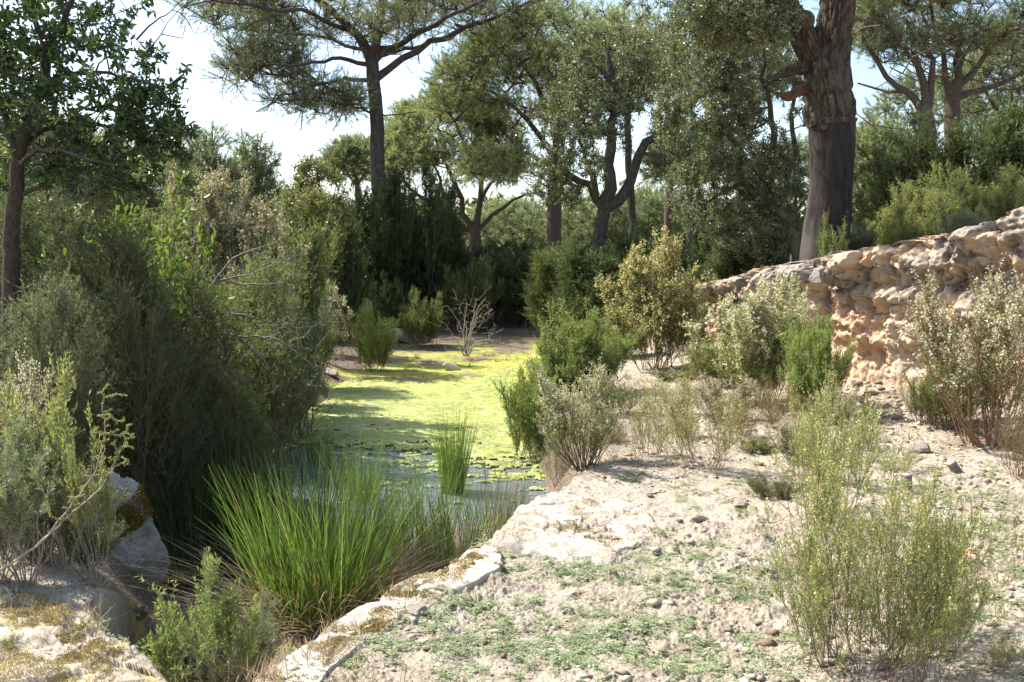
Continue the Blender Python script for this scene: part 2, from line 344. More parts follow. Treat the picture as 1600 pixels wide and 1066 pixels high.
# ------------------------------------------------------------------ pond
def build_pond():
    m, n, p, o = newmat('pond_water'); v = coords(n, (1, 1, 1))
    p.inputs['Base Color'].default_value = (.15, .18, .19, 1); p.inputs['Roughness'].default_value = .08
    p.inputs['IOR'].default_value = 1.45; p.inputs['Specular IOR Level'].default_value = .9
    n.links.new(bump(n, nz(n, 9, 3, v), .6, .02), p.inputs['Normal'])
    xs = np.linspace(-7.2, 2.6, 60); ys = np.linspace(6.6, 24, 100); X, Y = np.meshgrid(xs, ys)
    idx = np.arange(X.size).reshape(X.shape)
    f = np.stack([idx[:-1, :-1], idx[:-1, 1:], idx[1:, 1:], idx[1:, :-1]], -1).reshape(-1, 4)
    mb = MB(); mb.add(np.stack([X, Y, np.full(X.shape, -.72)], -1), f)
    struct(obj('water', mb.mesh('water', True), m))
    # floating algae: bumpy mat with holes, thicker away from the near end
    xs = np.linspace(-5.2, 1.6, 420); ys = np.linspace(7.5, 22.5, 620); X, Y = np.meshgrid(xs, ys)
    n1 = fbm(X*1.3, Y*1.0, seed=81, oct=4); n2 = fbm(X*4, Y*11, seed=83, oct=3, gain=.6); n3 = fbm(X*10, Y*30, seed=85, oct=2)
    cover = sstep(7.6, 13.5, Y+X*.55+.2)*1.45-.58+.5*n1+.95*n2+.6*n3
    cover = cover+.45*fbm(X*22, Y*34, seed=87, oct=3, gain=.7)*sstep(1.1, .3, cover)
    cover = cover-.9*sstep(16, 19, Y)*sstep(.05, .35, n1)
    Z = -.716+.022*np.clip(cover, 0, 1)**.5+.018*n3*np.clip(cover+.2, 0, 1)+.012*n2
    keep = ((cover[:-1, :-1] > 0) & (cover[1:, 1:] > 0))
    f = np.stack([np.arange(X.size).reshape(X.shape)[s] for s in ((slice(0, -1), slice(0, -1)), (slice(0, -1), slice(1, None)), (slice(1, None), slice(1, None)), (slice(1, None), slice(0, -1)))], -1)[keep]
    m, n, p, o = newmat('algae'); v = coords(n, (3, 9, 3))
    c = ramp(n, nz(n, 2.2, 6, v, .65, .4), [(.30, (.17, .20, .04)), (.48, (.36, .42, .08)), (.58, (.44, .46, .14)), (.72, (.68, .69, .40))])
    c = mixc(n, ramp(n, nz(n, 1.1, 6, coords(n, (1, 1.6, 1)), .65), [(.46, 0.0), (.64, .8)]), c, (.25, .26, .08)); c = mixc(n, ramp(n, nz(n, 9, 6, coords(n), .7), [(.60, 0.0), (.68, .8)]), c, (.20, .15, .07))
    n.links.new(c, p.inputs['Base Color']); p.inputs['Roughness'].default_value = .38; p.inputs['Specular IOR Level'].default_value = .5
    n.links.new(bump(n, nz(n, 6, 6, v, .7), .8, .02), p.inputs['Normal'])
    mb = MB(); mb.add(np.stack([X, Y, Z], -1), f)
    o = struct(obj('algae', mb.mesh('algae', True), m), 'stuff')
    o['label'] = 'yellow green floating algae covering the pond'
build_pond()

# ------------------------------------------------------------------ rock face and rocks
def rockmat(name, **kw):
    m, n, p, o = newmat(name); v, a, b, c, d, cc = rock_nodes(n, **kw)
    n.links.new(cc, p.inputs['Base Color']); p.inputs['Roughness'].default_value = .92; p.inputs['Specular IOR Level'].default_value = .15
    n.links.new(bump(n, c, .5, .006, bump(n, b, .9, .03)), p.inputs['Normal']); return m
M['rock'] = rockmat('pale_rock', warm=(.45, .38, .295), pale=(.54, .48, .40))
M['rocklichen'] = rockmat('lichened_rock', lichen=.2, warm=(.43, .36, .275), pale=(.53, .47, .385), lich=(.31, .23, .10))
M['crustrock'] = rockmat('crusted_rock', lichen=1.3, warm=(.34, .28, .20), pale=(.48, .42, .33), grey=(.22, .18, .13), lich=(.38, .30, .10))
M['rockgrey'] = rockmat('grey_rock', warm=(.33, .29, .25), pale=(.46, .42, .37), grey=(.16, .14, .125))
M['rockmottled'] = rockmat('mottled_rock', warm=(.30, .265, .225), pale=(.48, .445, .39), grey=(.13, .115, .10))
M['stone'] = rockmat('loose_stone', warm=(.50, .40, .31), pale=(.62, .55, .47), grey=(.36, .29, .23))
def facemat():
    m, n, p, o = newmat('rock_face'); v, a, b, c, d, cc = rock_nodes(n, warm=(.60, .38, .22), pale=(.62, .49, .35), grey=(.47, .35, .25))
    dark = mixc(n, ramp(n, b, [(.4, 0.0), (.6, 1.0)]), (.13, .11, .092), (.42, .35, .28))
    cc = mixc(n, attr(n, 'crust'), cc, dark)
    n.links.new(cc, p.inputs['Base Color']); p.inputs['Roughness'].default_value = .92; p.inputs['Specular IOR Level'].default_value = .12
    n.links.new(bump(n, c, .5, .008, bump(n, b, 1, .04)), p.inputs['Normal']); return m
def build_face():
    P = np.array(WALL)[:10]; seg = np.linalg.norm(np.diff(P[:, :2], axis=0), axis=1); s = np.concatenate([[0], np.cumsum(seg)])
    U = np.concatenate([np.linspace(0, s[2], 60)[:-1], np.linspace(s[2], s[7], 620)[:-1], np.linspace(s[7], s[-1], 90)])
    px, py, tp = [np.interp(U, s, P[:, k]) for k in range(3)]
    # smooth the polyline
    tx, ty = np.gradient(px, U), np.gradient(py, U); l = np.hypot(tx, ty); nx, ny = ty/l, -tx/l      # points to the plateau side
    k = np.ones(25)/25; nx = np.convolve(np.pad(nx, 12, 'edge'), k, 'valid'); ny = np.convolve(np.pad(ny, 12, 'edge'), k, 'valid')
    T = np.linspace(0, 1, 250); t, u = np.meshgrid(T, U)
    X0, Y0, TP = px[:, None], py[:, None], tp[:, None]; NX, NY = nx[:, None], ny[:, None]
    ft = np.clip(t/.66, 0, 1); tt = np.clip((t-.66)/.34, 0, 1)          # face part, then top shelf running back
    z = -.25+(TP+.27)*ft; back = .04*ft+1.3*tt
    z = z+tt*.09
    fade = sstep(18.5, 14, Y0+0*t)
    # blocky relief
    wx, wy, wz = X0+NX*back, Y0+NY*back, z
    q = .42*fbm(wx*1.8, wy*1.8, wz*1.8, seed=5, oct=3)+.06*fbm(wx*9, wy*9, wz*9, seed=6, oct=2)
    d1, d2, cid = worley((wx+q)*2.8, (wy+q)*2.8, (wz+q)*1.9, 11)
    blk = (cid-.45)*.07+.03*np.minimum(1, (d2-d1)*5.0)
    e1, e2, cid2 = worley((wx-q)*6.5, (wy+q)*6.5, (wz+q)*5.5, 17)
    blk2 = (cid2-.5)*.05+.02*np.minimum(1, (e2-e1)*3)
    rough = .20*(.4-np.abs(fbm(wx*2.2, wy*2.2, wz*1.1, seed=91, oct=6, gain=.62))*2)+.10*fbm(wx*1.0, wy*1.0, wz*6, seed=93, oct=3)-.05*np.exp(-((d2-d1)/.03)**2)*sstep(-.1, .3, fbm(wx*1.5, wy*1.5, wz*1.5, seed=111))+.045*fbm(wx*12, wy*12, wz*10, seed=95, oct=5, gain=.65)
    upper = sstep(.25, .62, ft)                      # crusty weathered top, smoother below
    out = (blk*(.2+.95*upper)+blk2*(.1+1.0*upper)+rough*(.35+.95*upper))*(1-tt*.65)+.16*np.exp(-((ft-.93)/.08)**2)*(.4+cid)*(tt < .5)
    # strata steps and overhanging lip
    out = out-.10*sstep(.62, .74, ft)*sstep(.92, .80, ft)*sstep(-.2, .3, fbm(u*1.5, t*0, seed=7))
    out = out*fade-.35*(1-fade)*(1-tt)-.15*(1-fade)
    X = X0+NX*(back-.16-out*(1-tt)); Y = Y0+NY*(back-.16-out*(1-tt)); Z = z+out*tt*.8+.03*fbm(u*4, t*4, seed=99)
    Z = Z-.30*sstep(.55, 1, tt)
    Z = Z-(1-fade)*.4
    idx = np.arange(X.size).reshape(X.shape)
    f = np.stack([idx[:-1, :-1], idx[1:, :-1], idx[1:, 1:], idx[:-1, 1:]], -1).reshape(-1, 4)
    mb = MB(); mb.add(np.stack([X, Y, Z], -1), f); me = mb.mesh('rock_face', True)
    cr = sstep(.40, .75, ft+.45*fbm(wx*2.2, wy*2.2, wz*1.6, seed=101, oct=4))*(.25+.75*sstep(-.12, .12, fbm(wx*3, wy*3, wz*3, seed=103, oct=5, gain=.6)))
    at = me.attributes.new('crust', 'FLOAT', 'POINT'); at.data.foreach_set('value', np.clip(cr, 0, 1).ravel().astype(np.float32))
    struct(obj('rock_face', me, facemat()))
build_face()
def slab(outline, zt, thick, seed, amp=.02, slope=(0, 0), res=(40, 160)):
    """rock plate from a rounded outline: rings from the centre to the rim, then down the sides"""
    P = np.array(outline, float); c = P.mean(0); n = len(P)
    s = np.linspace(0, n, res[1], endpoint=False); i = s.astype(int) % n; f = (s-s.astype(int))[:, None]
    O = P[i]*(1-f)+P[(i+1) % n]*f
    k = 3; O = sum(np.roll(O, j, 0) for j in range(-k, k+1))/(2*k+1)
    O = O+.03*np.stack([fbm(O[:, 0]*5, O[:, 1]*5, seed=seed), fbm(O[:, 0]*5, O[:, 1]*5, seed=seed+3)], -1)
    r = np.concatenate([np.linspace(0, 1, res[0]), np.full(14, 1.0)]); dn = np.concatenate([np.zeros(res[0]), np.linspace(.07, 1, 14)*thick])
    V = c+(O-c)[None]*r[:, None, None]; x, y = V[..., 0], V[..., 1]
    z = zt+slope[0]*(x-c[0])+slope[1]*(y-c[1])-dn[:, None]
    z = z-.018*np.clip((r[:, None]-.95)/.05, 0, 1)**2
    z = z+amp*fbm(x*4, y*4, seed=seed, oct=5, gain=.6)+amp*.35*np.floor(3*fbm(x*2.2, y*2.2, seed=seed+9, oct=2))
    o2 = 1+.06*fbm(x*4, y*4, z*6, seed=seed+5)*(dn[:, None] > 0)
    x = c[0]+(x-c[0])*o2; y = c[1]+(y-c[1])*o2
    idx = np.arange(x.size).reshape(x.shape); nx = np.roll(idx, -1, 1)
    mb = MB(); mb.add(np.stack([x, y, z], -1), np.stack([idx[:-1], nx[:-1], nx[1:], idx[1:]], -1).reshape(-1, 4)); return mb.mesh('rock', True)
def slab_px(name, pts, z, thick, seed, mat, label, cat='rock', group=None, **kw):
    out = [Gz(a, b, z)[:2] for a, b in pts]
    return tag(obj(name, slab(out, z, thick, seed, **kw), mat), label, cat, group)
EDGE = 'pale rocks along the edge of the pond hollow'
slab_px('rock_slab', [(812, 800), (838, 779), (880, 772), (912, 764), (938, 757), (965, 775), (1010, 790), (1032, 812), (1010, 835), (975, 850), (950, 880), (905, 885), (860, 870), (800, 858), (768, 850), (790, 825)],
        .035, .6, 201, M['rocklichen'], 'large pale flat rock with orange lichen patches at the edge of the pond', group=EDGE, slope=(-.085, .02), amp=.035, res=(90, 300))
slab_px('rock', [(672, 912), (700, 880), (732, 856), (768, 852), (790, 868), (785, 890), (755, 905), (715, 918)], .05, .6, 211, M['rock'],
        'small white pointed rock just left of the large lichened flat rock', group=EDGE, amp=.015)
slab_px('rock', [(575, 958), (605, 922), (645, 893), (690, 890), (715, 905), (705, 930), (660, 950), (610, 968)], .03, .6, 216, M['rocklichen'],
        'low rounded rock on the edge behind the green rush clump', group=EDGE, amp=.02)
slab_px('rock_slab', [(385, 1095), (430, 1042), (490, 997), (535, 962), (580, 940), (625, 940), (628, 965), (570, 1005), (510, 1050), (470, 1100)], .025, .6, 221, M['rock'],
        'long pale rock rim running to the bottom edge of the photo', group=EDGE, amp=.015)
slab_px('rock_slab', [(-60, 890), (0, 897), (60, 918), (115, 958), (160, 990), (215, 1022), (275, 1062), (300, 1110), (150, 1130), (-60, 1130), (-200, 1000)], .06, .6, 231, M['crustrock'],
        'lichen crusted sloping rock plate in the lower left corner', group=EDGE, amp=.06, res=(120, 300))
def boulder_mesh(seed, sx=1, sy=1, sz=1, detail=60, cut=.55, blocky=.5, ro=.09):
    th = np.linspace(0, np.pi, detail); ph = np.linspace(0, 2*np.pi, detail*2, endpoint=False); t, p = np.meshgrid(th, ph, indexing='ij')
    d = np.stack([np.sin(t)*np.cos(p), np.sin(t)*np.sin(p), np.cos(t)], -1)
    r = np.random.default_rng(seed); R = np.full(t.shape, 9.0)
    for k in range(14):
        nv = norm(r.normal(size=3)); dd = cut+.35*r.random(); q = d@nv
        R = np.minimum(R, np.where(q > .05, dd/np.maximum(q, .05), 9))
    R = np.minimum(R, 1.25); R = R*blocky+(1-blocky)*.85
    V = d*R[..., None]; V = V*(1+ro*fbm(V[..., 0]*2.5+seed, V[..., 1]*2.5, V[..., 2]*2.5, seed=seed, oct=5, gain=.6))[..., None]
    V = V*np.array([sx, sy, sz]); idx = np.arange(t.size).reshape(t.shape); nx = np.roll(idx, -1, 1)
    mb = MB(); mb.add(V, np.stack([idx[:-1], idx[1:], nx[1:], nx[:-1]], -1).reshape(-1, 4)); return mb.mesh('rock', True)
def moss_on(o, n, fn, seed, L=.02, mat='moss', name='moss'):
    """tufts of moss growing on the upward faces of a stone where fn(x, y, z) of its own coordinates holds"""
    global rng
    keep = rng; rng = np.random.default_rng(seed); me = o.data; nv = len(me.vertices)
    co = np.zeros(nv*3); me.vertices.foreach_get('co', co); co = co.reshape(-1, 3); no = np.zeros(nv*3); me.vertices.foreach_get('normal', no); no = no.reshape(-1, 3)
    k = np.where(fn(co[:, 0], co[:, 1], co[:, 2]) & (no[:, 2] > -.3))[0]
    if len(k):
        i = rng.choice(k, n); mb = MB(); c = co[i]+rng.normal(size=(n, 3))*L*.35
        leaves(mb, c, no[i]*.8+rng.normal(size=(n, 3))*.6, L*(.5+rng.random(n)), L*.35); obj(name, mb, M[mat], o)
    rng = keep
BOULD = [boulder_mesh(300+i, blocky=.85) for i in range(6)]
def boulder(px, Y, wpx, hpx, label, mat='rock', name='rock', sink=.3, seed=0, tilt=(0, 0, 0), dz=0, group='loose stones on the ground', me=None):
    x, y, z = place(px, Y); w = wpx/F*Y/2; h = hpx/F*Y/2
    o = obj(name, me or BOULD[seed % 6], M[mat], None)
    o.location = (x, y, z+h*(1-sink)+dz); o.scale = (w/.9, w/.95, h/.9); o.rotation_euler = tilt
    return tag(o, label, 'rock' if name == 'rock' else name, group)
# big mossy boulder in the hollow, left
bx, by, bz = place(190, 6.2)
bl = empty('boulder', (bx, by, bz)); tag(bl, 'grey white boulder with orange moss on top in the shaded hollow', 'boulder')
b_ = obj('stone', boulder_mesh(331, .25, .24, .40, 130, .62, .9, .17), M['rockmottled'], bl); b_.location = (0, 0, .17); b_.rotation_euler = (.15, -.30, .6); M_b = b_
o = obj('stone', boulder_mesh(332, .15, .15, .13, 60, .6, .9), M['rockgrey'], None)
x, y, z = place(135, 6.1); o.location = (x, y, z+.08); o.name = 'rock'; tag(o, 'small grey stone wedged at the left foot of the mossy boulder', 'rock')
o = boulder(158, 7.0, 70, 45, 'white rock behind the mossy boulder', 'rock', seed=3, tilt=(0, .2, .5))

# ------------------------------------------------------------------ shrubs
def shrub_meshes(seed, H=1.0, R=.42, stems=26, twigs=16, sprigs=4, nleaf=9, L=.016, Wd=.004, bare=.22, flower=0.0, fsize=.012, fn=10,
                 up=.75, stemr=.006, wob=.03, lean=0.9, base=.10, shape='tri', twl=.26, spl=.10, dome=.25, hp=.8):
    global rng
    sv_ = rng; rng = np.random.default_rng(seed)
    N = stems; ph = rng.random(N)*2*np.pi; rr = R*np.sqrt(rng.random(N)); rr = rr*(1+.25*(rng.random(N) > .8)); hh = H*(1-dome*np.minimum(rr/R, 1)**2)*(.38+.62*rng.random(N)**hp)
    K = 8; t = np.linspace(0, 1, K)
    b0 = np.stack([np.cos(ph), np.sin(ph)], -1)*(base*R*rng.random(N)[:, None]*2)
    e = np.stack([np.cos(ph), np.sin(ph)], -1)*rr[:, None]
    P = np.zeros((N, K, 3)); P[..., :2] = b0[:, None]+(e-b0)[:, None]*(t**lean)[None, :, None]; P[..., 2] = hh[:, None]*t
    P[:, 1:, :] += np.cumsum(rng.normal(size=(N, K-1, 3))*wob*H*.4, axis=1)*np.array([1, 1, .3])
    st = MB(); tubes(st, P, stemr*H*(1-.75*t)[None]*(.6+.6*rng.random(N))[:, None], 4)
    n2 = N*twigs; pw = rng.gamma(1.6, 1, N)*hh; i2 = np.sort(rng.choice(N, n2, p=pw/pw.sum())); t2 = bare+(1-bare)*rng.random(n2)**.8
    c2, d2 = pathlerp(P, i2, t2)
    dr = norm(d2*.7+rng.normal(size=(n2, 3))*.55+np.array([0, 0, up])); l2 = twl*H*(1.15-.75*t2)*(.5+.8*rng.random(n2))
    tt = np.linspace(0, 1, 4)
    P2 = c2[:, None]+dr[:, None]*(l2[:, None]*tt)[..., None]+np.array([0, 0, 1])*(l2[:, None]*.25*tt**2)[..., None]
    tubes(st, P2, stemr*H*.38*(1-.7*tt)[None], 3)
    fo = MB(); fl = MB()
    n3 = n2*sprigs; i3 = np.repeat(np.arange(n2), sprigs); t3 = .2+.8*rng.random(n3)
    c3, d3 = pathlerp(P2, i3, t3); dr3 = norm(d3*.8+rng.normal(size=(n3, 3))*.45+np.array([0, 0, up*.6])); l3 = spl*H*(.4+.8*rng.random(n3))
    P3 = c3[:, None]+dr3[:, None]*(l3[:, None]*np.array([0, .5, 1.0]))[..., None]
    tubes(st, P3, stemr*H*.16*np.array([1, .8, .4])[None], 3)
    n4 = n3*nleaf; i4 = np.repeat(np.arange(n3), nleaf); t4 = rng.random(n4)
    c4, d4 = pathlerp(P3, i4, t4); dl = norm(d4*.8+perp(d4)*.75)
    sv = rng.random(n3)[i4]
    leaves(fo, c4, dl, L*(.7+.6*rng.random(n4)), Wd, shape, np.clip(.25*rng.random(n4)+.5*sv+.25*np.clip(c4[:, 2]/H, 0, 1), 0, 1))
    n5 = n2*nleaf; i5 = np.repeat(np.arange(n2), nleaf); c5, d5 = pathlerp(P2, i5, rng.random(n5))
    leaves(fo, c5, norm(d5*.8+perp(d5)*.75), L*(.7+.6*rng.random(n5)), Wd, shape)
    if flower > 0:
        zrel = P3[:, 2, 2]/H; m = (rng.random(n3) < flower*sstep(.25, .75, zrel+.15*rng.normal(size=n3)))
        tip = P3[m]; nf = len(tip)*fn; j = np.repeat(np.arange(len(tip)), fn); cf, df = pathlerp(tip, j, .35+.65*rng.random(nf))
        leaves(fl, cf+rng.normal(size=cf.shape)*fsize*.5, rng.normal(size=cf.shape), fsize*(.7+.6*rng.random(nf)), fsize*.8, 'rhomb')
    rng = sv_
    return st.mesh('stems'), fo.mesh('foliage'), (fl.mesh('flowers') if fl.n else None)
KINDS = {   # nominal height 1 unless noted
 'near':  dict(H=1.0, R=.44, stems=34, twigs=18, sprigs=6, nleaf=11, L=.018, Wd=.0048, bare=.12, base=.2),
 'nearfl': dict(H=1.0, R=.46, stems=34, twigs=15, sprigs=6, nleaf=8, L=.017, Wd=.0046, bare=.22, flower=.6, fsize=.013, fn=10, base=.14),
 'airy':  dict(H=1.0, R=.46, stems=26, twigs=11, sprigs=5, nleaf=11, L=.014, Wd=.0042, bare=.08, flower=.55, fsize=.009, fn=8, up=.8, stemr=.0030, twl=.30, spl=.11, dome=.5, base=.25, wob=.05),
 'mid':   dict(H=1.5, R=.6, stems=40, twigs=18, sprigs=6, nleaf=10, L=.036, Wd=.0095, bare=.06, up=.85, stemr=.004, base=.3),
 'midfl': dict(H=1.5, R=.6, stems=38, twigs=17, sprigs=6, nleaf=9, L=.034, Wd=.009, bare=.10, flower=.8, fsize=.024, fn=11, up=.8, stemr=.004, base=.2),
 'spiky': dict(H=1.5, R=.58, stems=54, twigs=16, sprigs=6, nleaf=10, L=.034, Wd=.009, bare=.08, up=1.3, stemr=.0032, twl=.22, spl=.10, wob=.03, lean=1.1, dome=.4, base=.3, hp=1.5),
 'dark':  dict(H=3.0, R=1.15, stems=40, twigs=22, sprigs=7, nleaf=10, L=.085, Wd=.023, bare=.0, up=.35, stemr=.004, twl=.28, spl=.11, base=.6, wob=.045),
 'darknear': dict(H=2.6, R=.68, stems=26, twigs=28, sprigs=8, nleaf=11, L=.034, Wd=.0095, bare=.05, up=.25, stemr=.0045, twl=.26, spl=.085, base=.35, wob=.075, lean=.75, dome=.5),
 'twiggy': dict(H=1.0, R=.42, stems=40, twigs=12, sprigs=4, nleaf=4, L=.016, Wd=.004, bare=.1, stemr=.004, wob=.05),
 'tips':  dict(H=1.0, R=.27, stems=13, twigs=9, sprigs=5, nleaf=9, L=.026, Wd=.007, bare=.55, up=.8, stemr=.006, twl=.2, spl=.10, shape='rhomb', wob=.05, dome=.5),
 'broad': dict(H=1.5, R=.6, stems=22, twigs=12, sprigs=4, nleaf=3, L=.055, Wd=.028, bare=.25, up=.4, stemr=.005, twl=.3, spl=.12, shape='fold'),
}
NV = dict(near=2, nearfl=2, airy=2, mid=3, midfl=3, spiky=2, dark=4, darknear=3, twiggy=1, tips=1, broad=1)
CACHE = {}
def kindmesh(kind, v):
    v = v % NV[kind]
    if (kind, v) not in CACHE: CACHE[(kind, v)] = shrub_meshes(sum(map(ord, kind))*7+v*13, **KINDS[kind])
    return CACHE[(kind, v)]
cnt = [0]
def shrub(px, Y, top, wpx, kind, fol, label, flo='cream', twig='twig', name='heath_shrub', group='heath shrubs', cat='shrub', dz=0, tilt=(0, 0)):
    x, y, z = place(px, Y); k = KINDS[kind]; cnt[0] += 1
    Ht = W(px, top, Y)[2]-z; s = Ht/(k['H']*.98); ww = (wpx/F*Y/2)/(k['R']*1.02)
    r = empty(name, (x, y, z-.02+dz), cnt[0]*1.9)
    r.scale = (ww, ww, s); r.rotation_euler = (tilt[0]+.07*math.sin(cnt[0]*7.3), tilt[1]+.07*math.sin(cnt[0]*4.1), cnt[0]*1.9)
    tag(r, label, cat, group)
    st, fo, fl = kindmesh(kind, cnt[0])
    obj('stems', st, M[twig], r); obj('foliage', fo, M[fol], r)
    if fl: obj('flowers', fl, M[flo], r)
    return r
HL = 'heath thicket on the left bank'; HB = 'heath thicket behind the pond'; HR = 'shrubs on the right bank'; HP = 'shrubs on the bank above the rock face'
# left bank
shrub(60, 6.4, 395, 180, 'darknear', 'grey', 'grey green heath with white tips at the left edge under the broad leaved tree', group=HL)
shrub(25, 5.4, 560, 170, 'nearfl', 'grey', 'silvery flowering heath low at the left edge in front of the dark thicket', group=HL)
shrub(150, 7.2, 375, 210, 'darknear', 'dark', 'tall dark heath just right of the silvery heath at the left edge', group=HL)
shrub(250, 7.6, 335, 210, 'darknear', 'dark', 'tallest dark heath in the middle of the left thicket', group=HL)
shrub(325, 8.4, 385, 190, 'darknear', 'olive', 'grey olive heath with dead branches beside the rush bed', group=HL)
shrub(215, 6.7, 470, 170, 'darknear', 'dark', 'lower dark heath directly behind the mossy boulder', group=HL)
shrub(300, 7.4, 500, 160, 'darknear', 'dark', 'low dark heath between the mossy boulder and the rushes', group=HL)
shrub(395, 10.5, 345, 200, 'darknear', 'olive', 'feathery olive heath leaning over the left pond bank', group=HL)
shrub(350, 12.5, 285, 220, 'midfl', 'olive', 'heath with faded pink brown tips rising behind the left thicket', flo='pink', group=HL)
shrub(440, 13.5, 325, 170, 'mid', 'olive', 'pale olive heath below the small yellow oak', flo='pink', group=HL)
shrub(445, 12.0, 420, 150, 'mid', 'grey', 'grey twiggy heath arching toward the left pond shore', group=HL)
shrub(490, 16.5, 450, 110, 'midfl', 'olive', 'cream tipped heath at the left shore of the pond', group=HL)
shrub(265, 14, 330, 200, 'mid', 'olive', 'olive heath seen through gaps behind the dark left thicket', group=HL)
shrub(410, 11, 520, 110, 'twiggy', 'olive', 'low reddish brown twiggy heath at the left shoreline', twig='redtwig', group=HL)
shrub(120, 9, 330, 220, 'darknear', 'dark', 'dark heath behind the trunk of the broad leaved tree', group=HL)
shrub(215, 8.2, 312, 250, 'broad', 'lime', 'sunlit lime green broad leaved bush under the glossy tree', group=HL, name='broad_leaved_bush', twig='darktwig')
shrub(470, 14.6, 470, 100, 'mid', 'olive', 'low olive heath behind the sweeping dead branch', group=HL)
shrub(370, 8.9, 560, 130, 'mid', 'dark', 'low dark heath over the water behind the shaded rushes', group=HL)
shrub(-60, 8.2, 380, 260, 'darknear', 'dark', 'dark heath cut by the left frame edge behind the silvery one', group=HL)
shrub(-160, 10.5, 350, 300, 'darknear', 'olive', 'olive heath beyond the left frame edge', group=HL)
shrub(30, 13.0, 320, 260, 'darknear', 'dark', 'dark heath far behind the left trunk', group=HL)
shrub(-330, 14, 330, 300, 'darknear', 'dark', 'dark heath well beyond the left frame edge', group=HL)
# lower left corner
shrub(75, 5.0, 725, 220, 'near', 'grey', 'bushy grey green heath mound above the lower left rock plate', group=HL)
shrub(-15, 4.6, 640, 170, 'near', 'grey', 'sparse pale heath cut by the left frame edge above the rock plate', twig='paletwig', group=HL)
shrub(325, 4.15, 812, 170, 'tips', 'bright', 'fresh green tipped small shrub in the hollow before the rush clump', group=HL, twig='paletwig')
shrub(350, 4.5, 915, 210, 'near', 'grey', 'grey leafy shrub at the foot of the fresh green tipped shrub', group=HL, twig='paletwig')
shrub(215, 5.0, 945, 42, 'near', 'grey', 'tiny grey green seedling on the soil below the mossy boulder', group=HL, cat='seedling', name='seedling')
shrub(12, 3.75, 985, 60, 'twiggy', 'olive', 'tiny sparse sprig at the left edge on the rock plate', group=HL)
shrub(135, 5.35, 800, 110, 'near', 'grey', 'low grey green bush touching the mossy boulder on its left', group=HL)
# shrubs standing in and behind the pond
shrub(580, 19, 480, 75, 'mid', 'bright', 'small light green heath standing alone at the left end of the algae', group=HB, twig='redtwig')
shrub(662, 23, 440, 70, 'spiky', 'olive', 'slim upright heath left of the dead bleached shrub', group=HB)
shrub(605, 25, 425, 85, 'spiky', 'dark', 'low upright dark heath behind the small light green heath', group=HB)
shrub(735, 25.5, 390, 90, 'spiky', 'olive', 'upright olive heath behind the dead bleached shrub', group=HB)
shrub(520, 24, 330, 110, 'dark', 'dark', 'dark tree heath at the left end of the far thicket', group=HB)
shrub(565, 26.5, 290, 120, 'dark', 'dark', 'dark tree heath just left of the tall pine trunk', group=HB)
shrub(640, 27, 265, 130, 'dark', 'dark', 'tallest dark tree heath, just right of the tall pine trunk', group=HB)
shrub(690, 27.5, 340, 110, 'dark', 'dark', 'dark tree heath left of the base of the round pine', group=HB)
shrub(770, 28, 385, 110, 'dark', 'dark', 'dark heath right of the base of the round pine', group=HB)
shrub(825, 27, 375, 100, 'dark', 'dark', 'dark heath in front of the middle of the far thicket', group=HB)
shrub(875, 24, 385, 110, 'dark', 'olive', 'slightly paler heath in the far thicket left of the middle cork oak', group=HB)
shrub(935, 21, 385, 130, 'dark', 'dark', 'dark heath at the foot of the middle cork oak', group=HB)
shrub(990, 20.5, 355, 120, 'dark', 'dark', 'tall dark heath right of the middle cork oak trunk', group=HB)
shrub(1045, 22, 370, 120, 'dark', 'dark', 'dark heath behind the cream topped shrub', group=HB)
shrub(1105, 20, 385, 120, 'dark', 'dark', 'dark heath left of the big cork oak, behind the rock', group=HB)
shrub(1165, 17, 390, 120, 'dark', 'dark', 'low dark heath at the left foot of the bank by the cork oak', group=HB)
shrub(1215, 15, 410, 90, 'spiky', 'olive', 'upright green heath directly left of the big cork oak trunk', group=HB)
shrub(1120, 16, 425, 90, 'spiky', 'olive', 'spiky olive heath above the left end of the rock face', group=HB)
# right bank
shrub(908, 11.3, 466, 165, 'spiky', 'bright', 'bright green upright heath at the right shore of the algae', group=HR)
shrub(838, 10.8, 565, 120, 'mid', 'bright', 'paler heath hanging over the right shore beside the bright green heath', group=HR, twig='redtwig')
shrub(1022, 13.2, 388, 150, 'midfl', 'olive', 'tall golden cream topped heath right of the bright green heath', flo='gold', group=HR)
shrub(1085, 14.2, 435, 130, 'spiky', 'grey', 'grey olive heath just right of the golden cream heath', group=HR)
shrub(915, 7.2, 570, 165, 'nearfl', 'bright', 'cream flowered heath right behind the large flat rock', group=HR)
shrub(1012, 7.5, 610, 95, 'airy', 'yellow', 'thin reddish stemmed shrub between the cream flowered heath and the yellow green one', twig='redtwig', flo='gold', group=HR)
shrub(1103, 7.05, 590, 155, 'airy', 'yellow', 'open yellow green shrub with bare red stems on the pale soil', twig='redtwig', flo='gold', group=HR)
shrub(1050, 9.6, 580, 170, 'airy', 'yellow', 'low straw yellow shrub behind the open red stemmed one', flo='cream', group=HR)
shrub(1150, 11.5, 530, 130, 'mid', 'grey', 'grey green heath in front of the left end of the rock face', group=HR)
shrub(1185, 9.9, 445, 175, 'midfl', 'bright', 'tall cream flowered shrub in front of the rock face, left of the green heath', group=HR)
shrub(1262, 9.0, 475, 115, 'spiky', 'bright', 'upright green heath in front of the middle of the rock face', group=HR)
shrub(1215, 8.5, 590, 110, 'twiggy', 'yellow', 'dry brown twiggy shrub below the cream flowered shrub', group=HR, twig='redtwig')
shrub(1310, 8.4, 600, 70, 'nearfl', 'olive', 'small white flowered heath below the pale rock hollow', group=HR)
